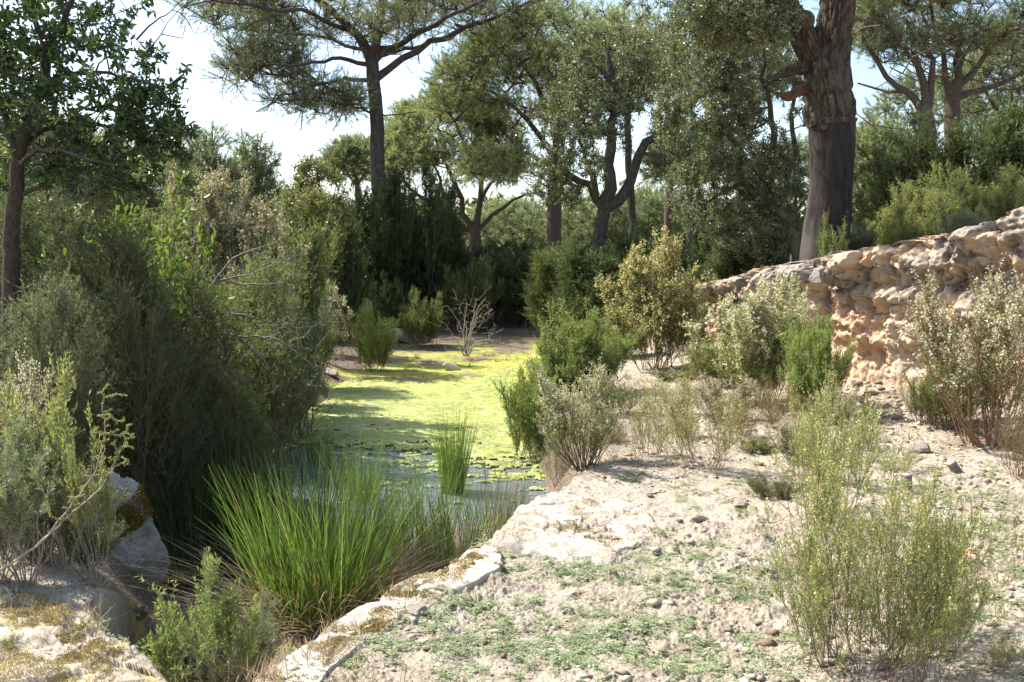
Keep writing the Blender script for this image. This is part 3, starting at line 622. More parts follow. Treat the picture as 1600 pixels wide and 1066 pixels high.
shrub(1280, 5.7, 590, 190, 'airy', 'bright', 'tall airy light green shrub behind the big foreground shrub', group=HR, twig='redtwig', flo='gold')
shrub(1545, 7.7, 425, 270, 'nearfl', 'olive', 'large white flowered shrub with many bare stems at the right edge', group=HR, twig='redtwig')
shrub(1440, 8.6, 590, 70, 'near', 'olive', 'small green heath left of the large white flowered shrub', group=HR)
shrub(1345, 3.5, 650, 360, 'airy', 'bright', 'big foreground shrub of yellow green sprigs at the lower right', group=HR, flo='gold')
shrub(1430, 3.45, 770, 190, 'airy', 'bright', 'green leafy shrub tangled into the right side of the big foreground shrub', group=HR, flo='gold')
shrub(1245, 4.6, 860, 70, 'airy', 'yellow', 'slim sprig left of the big foreground shrub', group=HR, flo='gold', twig='redtwig')
shrub(1165, 5.9, 790, 60, 'airy', 'bright', 'short sprawling green sprig on the soil left of the airy shrub', group=HR, flo='gold')
shrub(1560, 3.55, 985, 90, 'airy', 'yellow', 'small golden sprig in the lower right corner', group=HR, flo='gold')
shrub(835, 13.0, 575, 70, 'mid', 'olive', 'thin greyish heath right at the water line below the bright green one', group=HR, twig='redtwig')
shrub(870, 9.0, 640, 80, 'airy', 'grey', 'reddish bare twigged heath left of the cream flowered heath on the bank slope', group=HR, twig='redtwig')
shrub(960, 9.6, 600, 100, 'near', 'olive', 'olive heath directly behind the cream flowered heath', group=HR)
shrub(970, 15, 480, 90, 'mid', 'olive', 'olive heath between the bright green heath and the golden one', group=HR)
shrub(1110, 11.3, 530, 90, 'near', 'yellow', 'yellow green heath below the grey olive heath', group=HR)
shrub(1060, 12.0, 575, 80, 'near', 'olive', 'low olive heath at the foot of the golden cream heath', group=HR)
shrub(1330, 6.5, 640, 90, 'airy', 'bright', 'thin light green sprigs right of the tall airy shrub', group=HR)
shrub(1160, 8.2, 620, 70, 'twiggy', 'yellow', 'dry reddish twigs beside the open red stemmed shrub', group=HR, twig='redtwig')
shrub(1290, 3.6, 830, 150, 'airy', 'yellow', 'low sprawling left side plant of the big foreground tangle', group=HR, flo='gold')
shrub(1130, 9.0, 585, 110, 'nearfl', 'yellow', 'straw coloured flowered shrub left of the tall cream flowered one', group=HR)
shrub(1060, 8.3, 640, 110, 'airy', 'bright', 'low bright shrub behind the thin reddish stemmed one', group=HR, twig='redtwig')
shrub(1240, 7.3, 650, 100, 'nearfl', 'grey', 'small pale flowered bush on the soil behind the tall airy shrub', group=HR)
shrub(1350, 7.6, 655, 90, 'airy', 'bright', 'thin green seedling shrub in front of the pale rock hollow', group=HR)
shrub(1400, 6.9, 690, 80, 'airy', 'bright', 'slim pale shrub directly behind the upright stump', group=HR)
shrub(1180, 7.6, 680, 80, 'near', 'yellow', 'low yellowish tuft on the soil right of the open red stemmed shrub', group=HR)
shrub(1210, 6.2, 740, 90, 'near', 'olive', 'low olive tuft left of the base of the tall airy shrub', group=HR)
shrub(960, 8.2, 660, 70, 'twiggy', 'olive', 'dry twigs between the cream flowered heath and the thin reddish one', group=HR, twig='redtwig')
shrub(1480, 8.3, 540, 130, 'near', 'olive', 'green heath behind the left side of the large white flowered shrub', group=HR)
shrub(1590, 6.6, 620, 120, 'twiggy', 'olive', 'brown bare twigs at the right edge under the large white flowered shrub', group=HR, twig='redtwig')
shrub(1385, 3.8, 710, 300, 'airy', 'yellow', 'yellowish middle plant of the big foreground tangle', group=HR, flo='gold')
shrub(1480, 3.75, 830, 110, 'airy', 'yellow', 'short golden plant at the right side of the big foreground tangle', group=HR, flo='gold')
# above the rock face
shrub(1440, 15, 190, 150, 'dark', 'dark', 'tall dark heath just right of the big cork oak, under the right pines', group=HP)
shrub(1520, 15.5, 190, 160, 'dark', 'dark', 'tall green heath in the middle of the bank under the right pines', group=HP)
shrub(1610, 14, 160, 170, 'dark', 'dark', 'tall green heath cut by the right frame edge', group=HP)
shrub(1360, 16, 280, 110, 'dark', 'olive', 'pale green heath seen just right of the big cork oak trunk', group=HP)
shrub(1470, 12.3, 265, 130, 'mid', 'yellow', 'brownish green heath in front of the tall dark heath', group=HP)
shrub(1560, 11.6, 250, 160, 'spiky', 'yellow', 'yellow brown upright heath at the right above the rock face', group=HP)
shrub(1400, 11.8, 322, 90, 'mid', 'yellow', 'low pale yellow green bush right of the cork oak base', group=HP)
shrub(1345, 11.9, 345, 60, 'mid', 'grey', 'small grey bush touching the right foot of the cork oak', group=HP)
shrub(1500, 10.8, 315, 80, 'near', 'grey', 'low silvery bush at the rim of the bank on the right', group=HP)
shrub(1320, 10.9, 392, 40, 'twiggy', 'yellow', 'dry grassy tuft on the lip of the rock face below the cork oak', group=HP)
shrub(1465, 10.2, 362, 50, 'near', 'olive', 'small olive tuft on the rim where the lip starts rising', group=HP)
shrub(1412, 10.9, 385, 26, 'near', 'bright', 'tiny green tuft on the lip of the rock face', group=HP)
shrub(1300, 11.3, 300, 44, 'tips', 'bright', 'young leafy sapling in front of the cork oak trunk', group=HP, name='sapling', cat='sapling')

# ------------------------------------------------------------------ trees
class Skel:
    def __init__(s): s.p = []; s.par = []; s.hint = []
    def add(s, p, par, hint=0): s.p.append(np.array(p, float)); s.par.append(par); s.hint.append(hint); return len(s.p)-1
    def limb(s, pts, r0, r1, par=None, step=.35, wob=.04):
        P = np.array(pts, float)
        if par is None and s.p: par = int(np.argmin(np.linalg.norm(np.array(s.p)-P[0], axis=1)))
        seg = np.linalg.norm(np.diff(P, axis=0), axis=1); c = np.concatenate([[0], np.cumsum(seg)]); n = max(3, int(c[-1]/step))
        # Catmull-like smoothing by resampling and averaging
        E = np.concatenate([[2*P[0]-P[1]], P, [2*P[-1]-P[-2]]]); u = np.interp(np.linspace(0, c[-1], n), c, np.arange(len(P)))
        k = np.minimum(u.astype(int), len(P)-2); f = (u-k)[:, None]; a0, a1, a2, a3 = E[k], E[k+1], E[k+2], E[k+3]
        Q = .5*(2*a1+(a2-a0)*f+(2*a0-5*a1+4*a2-a3)*f**2+(3*a1-a0-3*a2+a3)*f**3)
        if wob: Q[1:-1] += rng.normal(size=(n-2, 3))*wob
        last = par if par is not None else -1
        start = 0 if par is None else 1
        for i in range(start, n): last = s.add(Q[i], last, r0+(r1-r0)*i/(n-1))
        return last
    def grow(s, targets, step=.35, wob=.05, bias=None, maxn=1e9, lift=.15, allow=None):
        T = np.array(targets); P = np.array(s.p); ok = np.ones(len(P), bool) if allow is None else allow
        d0 = np.array([np.min(np.linalg.norm(P[ok]-t, axis=1)) for t in T]); order = np.argsort(d0)
        tips = np.full(len(T), -1); base = np.where(ok)[0][0] if allow is not None else 0
        cap = len(s.p)+len(T)*14; buf = np.zeros((cap, 3)); buf[:len(P)] = P; n = len(P); okb = np.ones(cap, bool); okb[:n] = ok
        for j in order:
            t = T[j]; d = buf[:n]-t; dd = np.sqrt((d*d).sum(1)); dd = dd+.35*np.maximum(0, buf[:n, 2]-t[2]); dd[~okb[:n]] = 1e9
            a = int(np.argmin(dd)); A = buf[a].copy(); L = np.linalg.norm(t-A); m = max(1, min(12, int(L/step)))
            last = a; D = t-A; sag = np.array([0, 0, -lift*L])
            for k in range(1, m+1):
                f = k/m; q = A+D*f+sag*(f*(1-f))+(rng.normal(size=3)*wob if k < m else 0)
                last = s.add(q, last); buf[n] = q; n += 1
            tips[j] = last
        return tips
    def finish(s, rtip=.008, e=2.3, rmax=9):
        n = len(s.p); acc = np.zeros(n); ch = [[] for _ in range(n)]
        for i, p in enumerate(s.par):
            if p >= 0: ch[p].append(i)
        r = np.zeros(n)
        for i in range(n-1, -1, -1):
            v = acc[i]**(1/e) if acc[i] > 0 else rtip
            if s.hint[i]: v = s.hint[i]
            r[i] = min(v, rmax)
            if s.par[i] >= 0:
                # never thicker than its explicit parent
                acc[s.par[i]] += r[i]**e
        for i in range(n):
            p = s.par[i]
            if p >= 0 and r[i] > r[p]: r[i] = r[p]
        s.r = r; s.ch = ch; return r
    def build(s, mb, sides=(4, 6, 10), hinted=None, thick=None):
        """tubes along chains; hinted True keeps only chains starting on explicit limbs, False the rest"""
        P = np.array(s.p); roots = [i for i, p in enumerate(s.par) if p < 0]; stack = [(r, -1) for r in roots]
        while stack:
            i, fr = stack.pop(); chain = ([fr] if fr >= 0 else [])+[i]; cur = i
            while s.ch[cur]:
                c = sorted(s.ch[cur], key=lambda q: (-(s.hint[q] > 0), -s.r[q]))
                if s.hint[cur] and not s.hint[c[0]] : pass
                for q in c[1:]: stack.append((q, cur))
                chain.append(c[0]); cur = c[0]
            if len(chain) < 2: continue
            h = s.hint[i] > 0
            if hinted is not None and h != hinted: continue
            R = s.r[chain].copy()
            if fr >= 0: R[0] = min(R[0], R[1]*1.25)
            m = R.max(); S = sides[0] if m < .02 else sides[1] if m < .07 else sides[2]
            tubes(mb, P[chain][None], R[None], S)
def ell_targets(n, c, r, shell=.5, zmin=-9, clump=.0, seed=1, top=False):
    out = []; rr = np.random.default_rng(seed)
    while len(out) < n:
        d = norm(rr.normal(size=3)); 
        if top and d[2] < -.25: continue
        p = d*(shell+(1-shell)*rr.random())**.6
        q = np.array(c)+p*np.array(r)
        if d[2] < zmin: continue
        if clump and fbm(q[0]*clump, q[1]*clump, q[2]*clump, oct=2, seed=seed) < -.12: continue
        out.append(q)
    return np.array(out)
def tufts(tw, fo, tips, dirs, n, spread, L, Wd, needles, rt=.006, upb=.5, cull=0.0, leafy=False, shape='tri', var0=.0):
    """small side twigs with a tuft of needles at each end"""
    N = len(tips)*n; i = np.repeat(np.arange(len(tips)), n)
    d = norm(dirs[i]*.7+rng.normal(size=(N, 3))*.75+np.array([0, 0, upb])); l = spread*(.35+.75*rng.random(N))
    P = tips[i][:, None]+d[:, None]*(l[:, None]*np.array([0, .5, 1]))[..., None]+np.array([0, 0, .12])*(l[:, None]*np.array([0, .3, 1]))[..., None]
    tubes(tw, P, np.array([rt, rt*.8, rt*.5])[None], 3)
    M_ = N*needles; j = np.repeat(np.arange(N), needles)
    td = norm(P[:, 2]-P[:, 1])[j]
    if leafy:
        c, _ = pathlerp(P, j, .15+.85*rng.random(M_)); c = c+rng.normal(size=c.shape)*spread*.09
        dl = norm(td*.4+rng.normal(size=td.shape))
    else:
        c, _ = pathlerp(P, j, .55+.45*rng.random(M_)); dl = norm(td*.75+rng.normal(size=td.shape)*.6)
    leaves(fo, c, dl, L*(.7+.5*rng.random(M_)), Wd, shape, np.clip(var0+.5*rng.random(M_)+.5*rng.random(N)[j], 0, 1))
def tree(name, label, cat, group, base, limbs, lobes, bark, leafm, kind='pine', tuft=None, trunk_sides=14, rtip=.012, step=.45, limbmat=None, wob=.05, seed=1, dead=None, lift=.15, extra=None):
    """limbs: (points, r0, r1); lobes: (n, centre, radii, shell)"""
    global rng
    rng = np.random.default_rng(seed)
    root = empty(name, base); tag(root, label, cat, group)
    s = Skel(); first = True; B = np.array(base)
    for pts, r0, r1 in limbs:
        s.limb([np.array(p)-B for p in pts], r0, r1, None, step, wob*(.3 if first else .8)); first = False
    nh = len(s.p)
    P0 = np.array(s.p); zt = np.array([s.hint[i] for i in range(nh)])
    lowcut = P0[:, 2] > (tuft or {}).get('bare', 0)
    T = np.concatenate([ell_targets(l[0], np.array(l[1])-B, l[2], l[3] if len(l) > 3 else .5, seed=seed+k, clump=(l[4] if len(l) > 4 else 0), top=(kind == 'pine')) for k, l in enumerate(lobes)])
    tips = s.grow(T, step, wob, allow=lowcut, lift=lift)
    if dead is not None: s.grow(np.array(dead)-B, step, wob*1.6, lift=-.1)
    s.finish(rtip)
    tm = MB(); s.build(tm, (4, 6, trunk_sides), True); bm = MB(); s.build(bm, (3, 5, 8), False)
    P = np.array(s.p); par = np.array(s.par); tp = P[tips]; td = norm(tp-P[par[tips]])
    fo = MB(); k = dict(tuft or {}); k.pop('bare', None); tufts(bm, fo, tp, td, **k)
    me = tm.mesh('trunk', True)
    obj('trunk', me, M[bark], root)
    if bm.n: obj('branches', bm, M[limbmat or bark], root)
    obj('crown', fo, M[leafm], root)
    return root
PT = 'umbrella pines'; CO = 'cork oaks'
def WL(pts, Y, dY=None): return [W(a, b, Y+(c[0] if c else 0)) for a, b, *c in pts]
# tall umbrella pine, 30 m
Y = 30.; x, y, z = place(600, Y)
tree('umbrella_pine', 'tall umbrella pine with a straight bare trunk and spreading crown, the tallest left of centre', 'pine tree', PT, (x, y, z-.1),
     [([np.array((x, y, z-.1))]+WL([(597, 400), (592, 280), (588, 180), (582, 110), (580, 78)], Y), .27, .19),
      (WL([(582, 100), (592, 55), (594, 10), (600, -60)], Y), .16, .07),
      (WL([(582, 95), (562, 60), (535, 30), (480, -10, -1), (430, -40, -1)], Y), .15, .045),
      (WL([(580, 100), (548, 45, 1), (500, 5, 2), (455, -40, 3)], Y), .10, .035),
      (WL([(590, 130), (625, 98), (668, 70), (720, 48, 1), (800, 15, 1), (850, 0, 1)], Y), .12, .035),
      (WL([(590, 85), (625, 68), (670, 45, -1), (730, 15, -2), (790, -20, -2)], Y), .10, .035),
      (WL([(586, 90), (625, 78, 2), (700, 60, 4), (760, 40, 6)], Y), .08, .025),
      (WL([(590, 60), (620, 25, 2), (660, -10, 3)], Y), .065, .02),
      (WL([(576, 135), (552, 122), (530, 128, -1), (490, 135, -1.5), (430, 150, -2)], Y), .065, .02),
      (WL([(573, 105), (540, 92, -1), (480, 98, -3), (420, 100, -4)], Y), .07, .03),
      (WL([(575, 80), (510, 60, 1), (440, 50, 1), (370, 45, 1)], Y), .065, .02),
      (WL([(560, 55), (480, 20, -2), (400, 10, -3), (330, 0, -4)], Y), .08, .03)],
     [(380, W(590, -40, Y), (5.6, 5.6, 1.9), .45), (110, W(425, 120, Y-1), (1.5, 2.0, 1.1), .2), (130, W(385, 25, Y-1), (1.6, 3, 1.0), .3), (80, W(500, 165, Y-1), (1.5, 2, .5), .2), (120, W(700, 20, Y), (2.9, 3, .8), .2), (60, W(480, 60, Y), (2, 2.5, .8), .2), (26, W(620, 60, Y-1), (1.2, 2, .7), .2)],
     'pinebark', 'pinegreen', tuft=dict(n=10, spread=.72, L=.16, Wd=.011, needles=20, rt=.009, upb=.35, bare=5.5), limbmat='pinelimb', seed=11, rtip=.018,
     dead=WL([(650, 175), (560, 170, -1), (520, 165), (325, 112, -1), (345, 120), (400, 175, -1), (655, 100), (520, 205), (470, 205)], Y))
# round pine, 38 m
Y = 38.; x, y, z = place(742, Y)
tree('umbrella_pine', 'round crowned pine with forking trunks, just right of the tall pine trunk', 'pine tree', PT, (x, y, z-.1),
     [([np.array((x, y, z-.1))]+WL([(743, 400), (744, 375), (742, 362)], Y), .26, .22),
      (WL([(742, 370), (728, 340), (715, 300), (700, 260), (680, 215)], Y), .14, .05),
      (WL([(740, 372), (712, 345), (680, 325), (645, 300), (625, 270)], Y), .12, .04),
      (WL([(742, 365), (748, 330), (750, 290), (755, 250)], Y), .15, .06),
      (WL([(745, 370), (765, 340), (790, 320), (815, 308), (845, 300)], Y), .10, .03),
      (WL([(700, 335), (690, 290, -1), (670, 240, -2)], Y), .08, .03),
      (WL([(748, 310), (775, 270, 1), (790, 230, 2)], Y), .08, .03)],
     [(480, W(705, 255, Y), (2.85, 2.8, 2.6), .75), (90, W(640, 250, Y), (1.0, 1.5, 1.3), .6)],
     'pinelimb', 'pinelight', tuft=dict(n=9, spread=.55, L=.17, Wd=.016, needles=24, rt=.009, upb=.35, bare=1.2), seed=12, rtip=.018, dead=WL([(835, 290), (850, 302), (820, 318)], Y))
# large leaning pine crown, 34 m
Y = 34.; x, y, z = place(865, Y)
tree('umbrella_pine', 'large pine with a broad leaning crown behind the middle cork oak', 'pine tree', PT, (x, y, z-.1),
     [([np.array((x, y, z-.1))]+WL([(866, 380), (866, 300), (872, 230), (885, 170)], Y), .30, .20),
      (WL([(868, 250), (835, 200), (800, 165), (760, 140)], Y), .12, .04),
      (WL([(872, 230), (850, 160, -1), (825, 110, -2), (790, 70, -2)], Y), .12, .04),
      (WL([(880, 200), (890, 120), (880, 60)], Y), .14, .05),
      (WL([(885, 175), (930, 110, 1), (960, 50, 1)], Y), .12, .04),
      (WL([(868, 260), (820, 240), (770, 235), (730, 230)], Y), .09, .03)],
     [(330, W(875, 130, Y), (3.6, 3.6, 2.5), .7), (330, W(790, 165, Y), (2.6, 2.8, 2.5), .7), (60, W(770, 270, Y-1), (1.1, 1.3, .9), .3), (60, W(985, 80, Y), (1.5, 2, 1.2), .4)],
     'pinelimb', 'pinelight', tuft=dict(n=9, spread=.62, L=.18, Wd=.015, needles=24, rt=.009, upb=.3, bare=4.0), seed=13, rtip=.018)
# middle cork oak, 22 m
Y = 22.; x, y, z = place(942, Y)
tree('cork_oak', 'middle cork oak with twisting forked limbs at the back of the clearing', 'oak tree', CO, (x, y, z-.1),
     [([np.array((x, y, z-.1))]+WL([(938, 400), (938, 360), (945, 325)], Y), .19, .15),
      (WL([(945, 330), (953, 290), (950, 240), (958, 180), (962, 130), (948, 80)], Y), .16, .05),
      (WL([(948, 325), (975, 305), (988, 270), (998, 240), (1015, 215), (1045, 188), (1075, 165, 1)], Y), .14, .05),
      (WL([(935, 330), (920, 290), (900, 280), (880, 270), (865, 245, -1), (850, 220)], Y), .10, .03),
      (WL([(935, 310), (925, 275), (915, 240, 1), (905, 200, 1)], Y), .09, .03),
      (WL([(990, 262), (1005, 240), (1035, 245), (1055, 262)], Y), .06, .03),
      (WL([(962, 140), (935, 110), (905, 95)], Y), .06, .02)],
     [(120, W(890, 215, Y), (1.4, 1.6, 1.15), .3, 1.1), (100, W(950, 105, Y), (1.35, 1.5, 1.1), .3, 1.1), (45, W(1005, 150, Y), (.95, 1.4, .95), .3, 1.1), (25, W(870, 290, Y), (.7, .9, .5), .2), (25, W(1060, 250, Y), (.6, .8, .5), .2)],
     'oakbark', 'oakleaf', 'oak', tuft=dict(n=9, spread=.28, L=.055, Wd=.035, needles=16, rt=.005, upb=.2, leafy=True, shape='rhomb', bare=2.2), seed=14, rtip=.010, step=.25, wob=.05, lift=0)
tree('cork_oak', 'yellower leaf crown rising above the middle cork oak', 'oak tree', CO, tuple(np.array(place(990, 24.))-np.array((0, 0, .1))),
     [([np.array(place(990, 24.))]+WL([(990, 380), (985, 300), (980, 200), (985, 130)], 24.), .14, .06), (WL([(985, 200), (955, 140), (940, 90)], 24.), .06, .02), (WL([(985, 180), (1010, 110), (1000, 70)], 24.), .06, .02)],
     [(110, W(975, 105, 24.), (1.5, 1.5, 1.1), .3, 1.1), (60, W(910, 170, 23.5), (.9, 1.2, .8), .3, 1.1)], 'oakbark', 'oakyellow', 'oak',
     tuft=dict(n=8, spread=.28, L=.055, Wd=.035, needles=14, rt=.005, upb=.2, leafy=True, shape='rhomb', bare=3), seed=15, rtip=.010, step=.25, wob=.05, lift=0)
# right cork oak behind the big one, 16 m
Y = 16.; x, y, z = place(1255, Y)
tree('cork_oak', 'leafy cork oak with a low sweeping limb left of the big stripped trunk', 'oak tree', CO, (x, y, z-.1),
     [([np.array((x, y, z-.1))]+WL([(1250, 400), (1235, 350), (1215, 325), (1185, 312), (1165, 285)], Y), .16, .07),
      (WL([(1165, 290), (1150, 240), (1125, 190), (1110, 140), (1100, 100)], Y), .06, .02),
      (WL([(1185, 312), (1195, 260), (1205, 200), (1195, 120), (1190, 60)], Y), .07, .025),
      (WL([(1215, 325), (1235, 260), (1240, 180), (1235, 90)], Y), .06, .02),
      (WL([(1165, 290), (1130, 300), (1100, 320)], Y), .05, .02)],
     [(170, W(1110, 185, Y), (.85, 1.2, 1.2), .3, 1.3), (200, W(1180, 150, Y), (.95, 1.3, 1.5), .3, 1.3), (120, W(1120, 300, Y), (.8, 1.0, .75), .3, 1.3), (110, W(1210, 290, Y+.5), (.65, 1.0, .9), .3, 1.3), (60, W(1090, 70, Y), (.6, 1, .8), .3), (80, W(1180, 370, Y+.5), (.9, 1, .4), .3)],
     'oakbark', 'oakleaf', 'oak', tuft=dict(n=8, spread=.22, L=.042, Wd=.026, needles=16, rt=.004, upb=.2, leafy=True, shape='rhomb', bare=.6), seed=16, rtip=.007, step=.2, wob=.035, lift=0)
# right pines
Y = 23.; x, y, z = place(1447, Y)
tree('umbrella_pine', 'bare limbed pine fanning out right of the big cork oak', 'pine tree', PT, (x, y, z-.1),
     [([np.array((x, y, z-.1))]+WL([(1449, 260), (1447, 185)], Y), .22, .18),
      (WL([(1447, 185), (1430, 155), (1400, 130), (1370, 95), (1345, 50)], Y), .10, .03),
      (WL([(1447, 180), (1440, 130), (1428, 80), (1415, 30)], Y), .11, .04), (WL([(1450, 175), (1455, 120), (1450, 70), (1440, 20)], Y), .10, .03),
      (WL([(1425, 150), (1380, 145, 1), (1340, 130, 1)], Y), .06, .02), (WL([(1430, 100), (1400, 60, -1), (1385, 10, -1)], Y), .06, .02)],
     [(190, W(1405, 5, Y), (1.6, 2.0, 1.1), .3), (70, W(1350, 60, Y), (.7, 1.2, .7), .3), (40, W(1400, 80, Y), (.9, 1.2, .6), .2)], 'pinelimb', 'pinegreen',
     tuft=dict(n=8, spread=.5, L=.14, Wd=.011, needles=18, rt=.007, upb=.3, bare=3.2), seed=17, rtip=.014, step=.3,
     dead=WL([(1335, 175), (1360, 195), (1390, 200)]+[(1375+(i*37)%130, 40+(i*53)%90, ((i*7)%5)-2) for i in range(60)], Y))
Y = 24.; x, y, z = place(1488, Y)
tree('umbrella_pine', 'rightmost pine with a dense green crown over many thin limbs', 'pine tree', PT, (x, y, z-.1),
     [([np.array((x, y, z-.1))]+WL([(1488, 260), (1488, 165), (1490, 140)], Y), .22, .18),
      (WL([(1490, 150), (1475, 110), (1465, 60), (1455, 10)], Y), .09, .03), (WL([(1490, 145), (1495, 90), (1500, 40)], Y), .12, .04),
      (WL([(1492, 145), (1525, 110), (1550, 75), (1580, 45)], Y), .10, .03), (WL([(1492, 150), (1540, 140), (1590, 120), (1640, 90)], Y), .08, .03),
      (WL([(1495, 110), (1520, 70, 1), (1540, 20, 1)], Y), .07, .02)],
     [(270, W(1520, 0, Y), (2.5, 2.5, 1.3), .35), (60, W(1490, 70, Y), (1.2, 1.2, .6), .2), (50, W(1600, 60, Y), (1.0, 1.5, .7), .3)], 'pinelimb', 'pinegreen',
     tuft=dict(n=8, spread=.5, L=.14, Wd=.011, needles=20, rt=.007, upb=.3, bare=3.2), seed=18, rtip=.014, step=.3,
     dead=WL([(1600, 105), (1590, 150), (1560, 160), (1600, 90), (1430, 120)]+[(1440+(i*41)%180, 40+(i*29)%110, ((i*7)%5)-2) for i in range(90)], Y))
# broad leaved tree at the left, 7.5 m
Y = 7.4; x, y, z = place(22, Y)
tree('broad_leaved_tree', 'glossy broad leaved tree with a dark crooked trunk at the upper left edge', 'tree', None, (x, y, z-.1),
     [([np.array((x, y, z-.1))]+WL([(18, 380), (25, 300), (28, 245), (40, 200), (60, 150), (72, 110), (72, 65)], Y), .085, .035),
      (WL([(72, 70), (95, 40), (115, 5), (135, -60)], Y), .028, .012), (WL([(72, 70), (55, 30), (40, 0), (10, -50)], Y), .026, .012),
      (WL([(60, 150), (100, 120), (150, 115, -.2), (200, 120, -.3), (250, 140, -.3)], Y), .022, .006),
      (WL([(35, 225), (80, 200, .2), (140, 195, .3), (200, 210, .3), (255, 225, .2)], Y), .024, .007),
      (WL([(28, 260), (60, 235, -.4), (110, 240, -.6), (180, 260, -.7)], Y), .02, .006),
      (WL([(25, 300), (70, 290), (90, 260), (120, 250)], Y), .02, .008),
      (WL([(30, 235), (5, 180), (-10, 120)], Y), .04, .015)],
     [(190, W(140, 140, Y), (.80, .8, .64), .2, 2.0), (95, W(60, 60, Y), (.6, .8, .5), .2, 2.0), (60, W(240, 190, Y), (.28, .45, .38), .2), (70, W(150, 250, Y), (.55, .6, .28), .2), (50, W(-10, 160, Y), (.3, .6, .7), .2), (50, W(120, -20, Y), (.6, .7, .3), .2)],
     'darktwig', 'laurel', 'oak', tuft=dict(n=4, spread=.10, L=.062, Wd=.026, needles=5, rt=.0022, upb=.25, leafy=True, shape='fold', bare=1.1), trunk_sides=18, seed=19, rtip=.0035, step=.09, wob=.012, lift=0,
     dead=WL([(300, 0), (280, 15), (262, 35), (285, 60), (290, 40), (170, -10), (190, -20)], Y))
# small trees behind the left thicket
def small(px, Y, top, wpx, kind, label, seed):
    x, y, z = place(px, Y); tp = W(px, top, Y); w_ = wpx/F*Y/2; H = tp[2]-z; b = np.array((x, y, z))
    c = b+np.array((0, 0, H*.72))
    if kind == 'pine':
        tree('young_pine', label, 'pine tree', 'young trees behind the left thicket', tuple(b), [([b, b+np.array((.1, 0, H*.5)), tp*.98+b*.02], .09, .02)],
             [(110, c, (w_, w_, H*.27), .2)], 'pinelimb', 'pinegreen', 'oak', tuft=dict(n=6, spread=.35, L=.15, Wd=.012, needles=20, rt=.006, upb=.7, bare=H*.35), seed=seed, rtip=.01, step=.3, lift=.1)
    else:
        tree('young_oak', label, 'oak tree', 'young trees behind the left thicket', tuple(b), [([b, b+np.array((.1, 0, H*.5)), b+np.array((-.05, 0, H*.9))], .08, .02), ([b+np.array((.1, 0, H*.5)), b+np.array((.5*w_, 0, H*.8))], .04, .015)],
             [(120, c, (w_, w_, H*.28), .2, 1.2)], 'oakbark', 'oakyellow', 'oak', tuft=dict(n=7, spread=.28, L=.055, Wd=.036, needles=9, rt=.005, upb=.2, leafy=True, shape='rhomb', bare=H*.3), seed=seed, rtip=.008, step=.25, lift=0)
small(322, 17, 205, 110, 'pine', 'young blue green pine just right of the broad leaved tree', 31)
small(400, 20, 212, 70, 'pine', 'slim dark young pine between the young blue green pine and the tall pine', 32)
small(505, 21, 240, 85, 'oak', 'slender yellow green young oak just left of the tall pine', 33)
small(440, 22, 262, 90, 'oak', 'yellowish young oak left of the slender one', 34)
small(480, 19, 300, 110, 'oak', 'low yellow green oak above the left pond shore', 35)
# distant pines, seen through gaps
def farpine(px, Y, top, wpx, label, seed, bottom=None, leaf='pinegreen'):
    x, y, z = place(px, Y); b = np.array((x, y, z)); tp = W(px, top, Y)[2]; w_ = wpx/F*Y/2; H = tp-z
    rz = min(w_*.85, H*.42); c = np.array((x, y, tp-rz))
    tree('distant_pine', label, 'pine tree', 'pines beyond the clearing', tuple(b), [([b, b+np.array((.1, 0, H*.45)), c-np.array((0, 0, rz*.6))], .22, .12), ([c-np.array((0, 0, rz*.6)), c+np.array((w_*.5, 0, rz*.2))], .09, .03), ([c-np.array((0, 0, rz*.6)), c+np.array((-w_*.5, 0, rz*.2))], .09, .03), ([c-np.array((0, 0, rz*.6)), c+np.array((0, 0, rz*.3))], .1, .03)],
         [(170, c, (w_, w_, rz), .6)], 'pinelimb', leaf, tuft=dict(n=8, spread=.7, L=.26, Wd=.03, needles=18, rt=.012, upb=.3, bare=H*.25), seed=seed, rtip=.02, step=.6)
for k, a in enumerate([(560, 46, 228, 90, 'green pine crown peeping out left of the tall pine trunk'), (800, 60, 318, 150, 'bright green low pine far beyond the round pine'),
    (1075, 36, 205, 130, 'pine crown low behind the right limb of the middle cork oak'), (1040, 44, 75, 110, 'high pine crown right of the middle cork oak top'),
    (1150, 40, 60, 160, 'pine behind the leafy cork oak left of the big trunk'), (1370, 34, 215, 120, 'low pine seen between the big trunk and the right pines'),
    (1450, 48, 120, 220, 'distant pine behind the bare limbed pine'), (1240, 45, 230, 150, 'distant pine just left of the big cork oak trunk'),
    (1570, 36, 60, 200, 'distant pine at the right edge behind the rightmost pine'), (470, 55, 300, 150, 'far low pine behind the young oaks'),
    (660, 62, 330, 160, 'far low pine below the round crowned pine'), (930, 55, 310, 150, 'far pine behind the middle cork oak fork'),
    (230, 30, 240, 180, 'pine behind the broad leaved tree'), (90, 26, 200, 200, 'pine behind the trunk at the left edge'), (-150, 30, 170, 260, 'pine beyond the left frame edge'), (-480, 34, 160, 280, 'pine well beyond the left frame edge'), (1010, 60, 300, 120, 'far low pine right of the middle cork oak')]):
    farpine(a[0], a[1], a[2], a[3], a[4], 50+k)
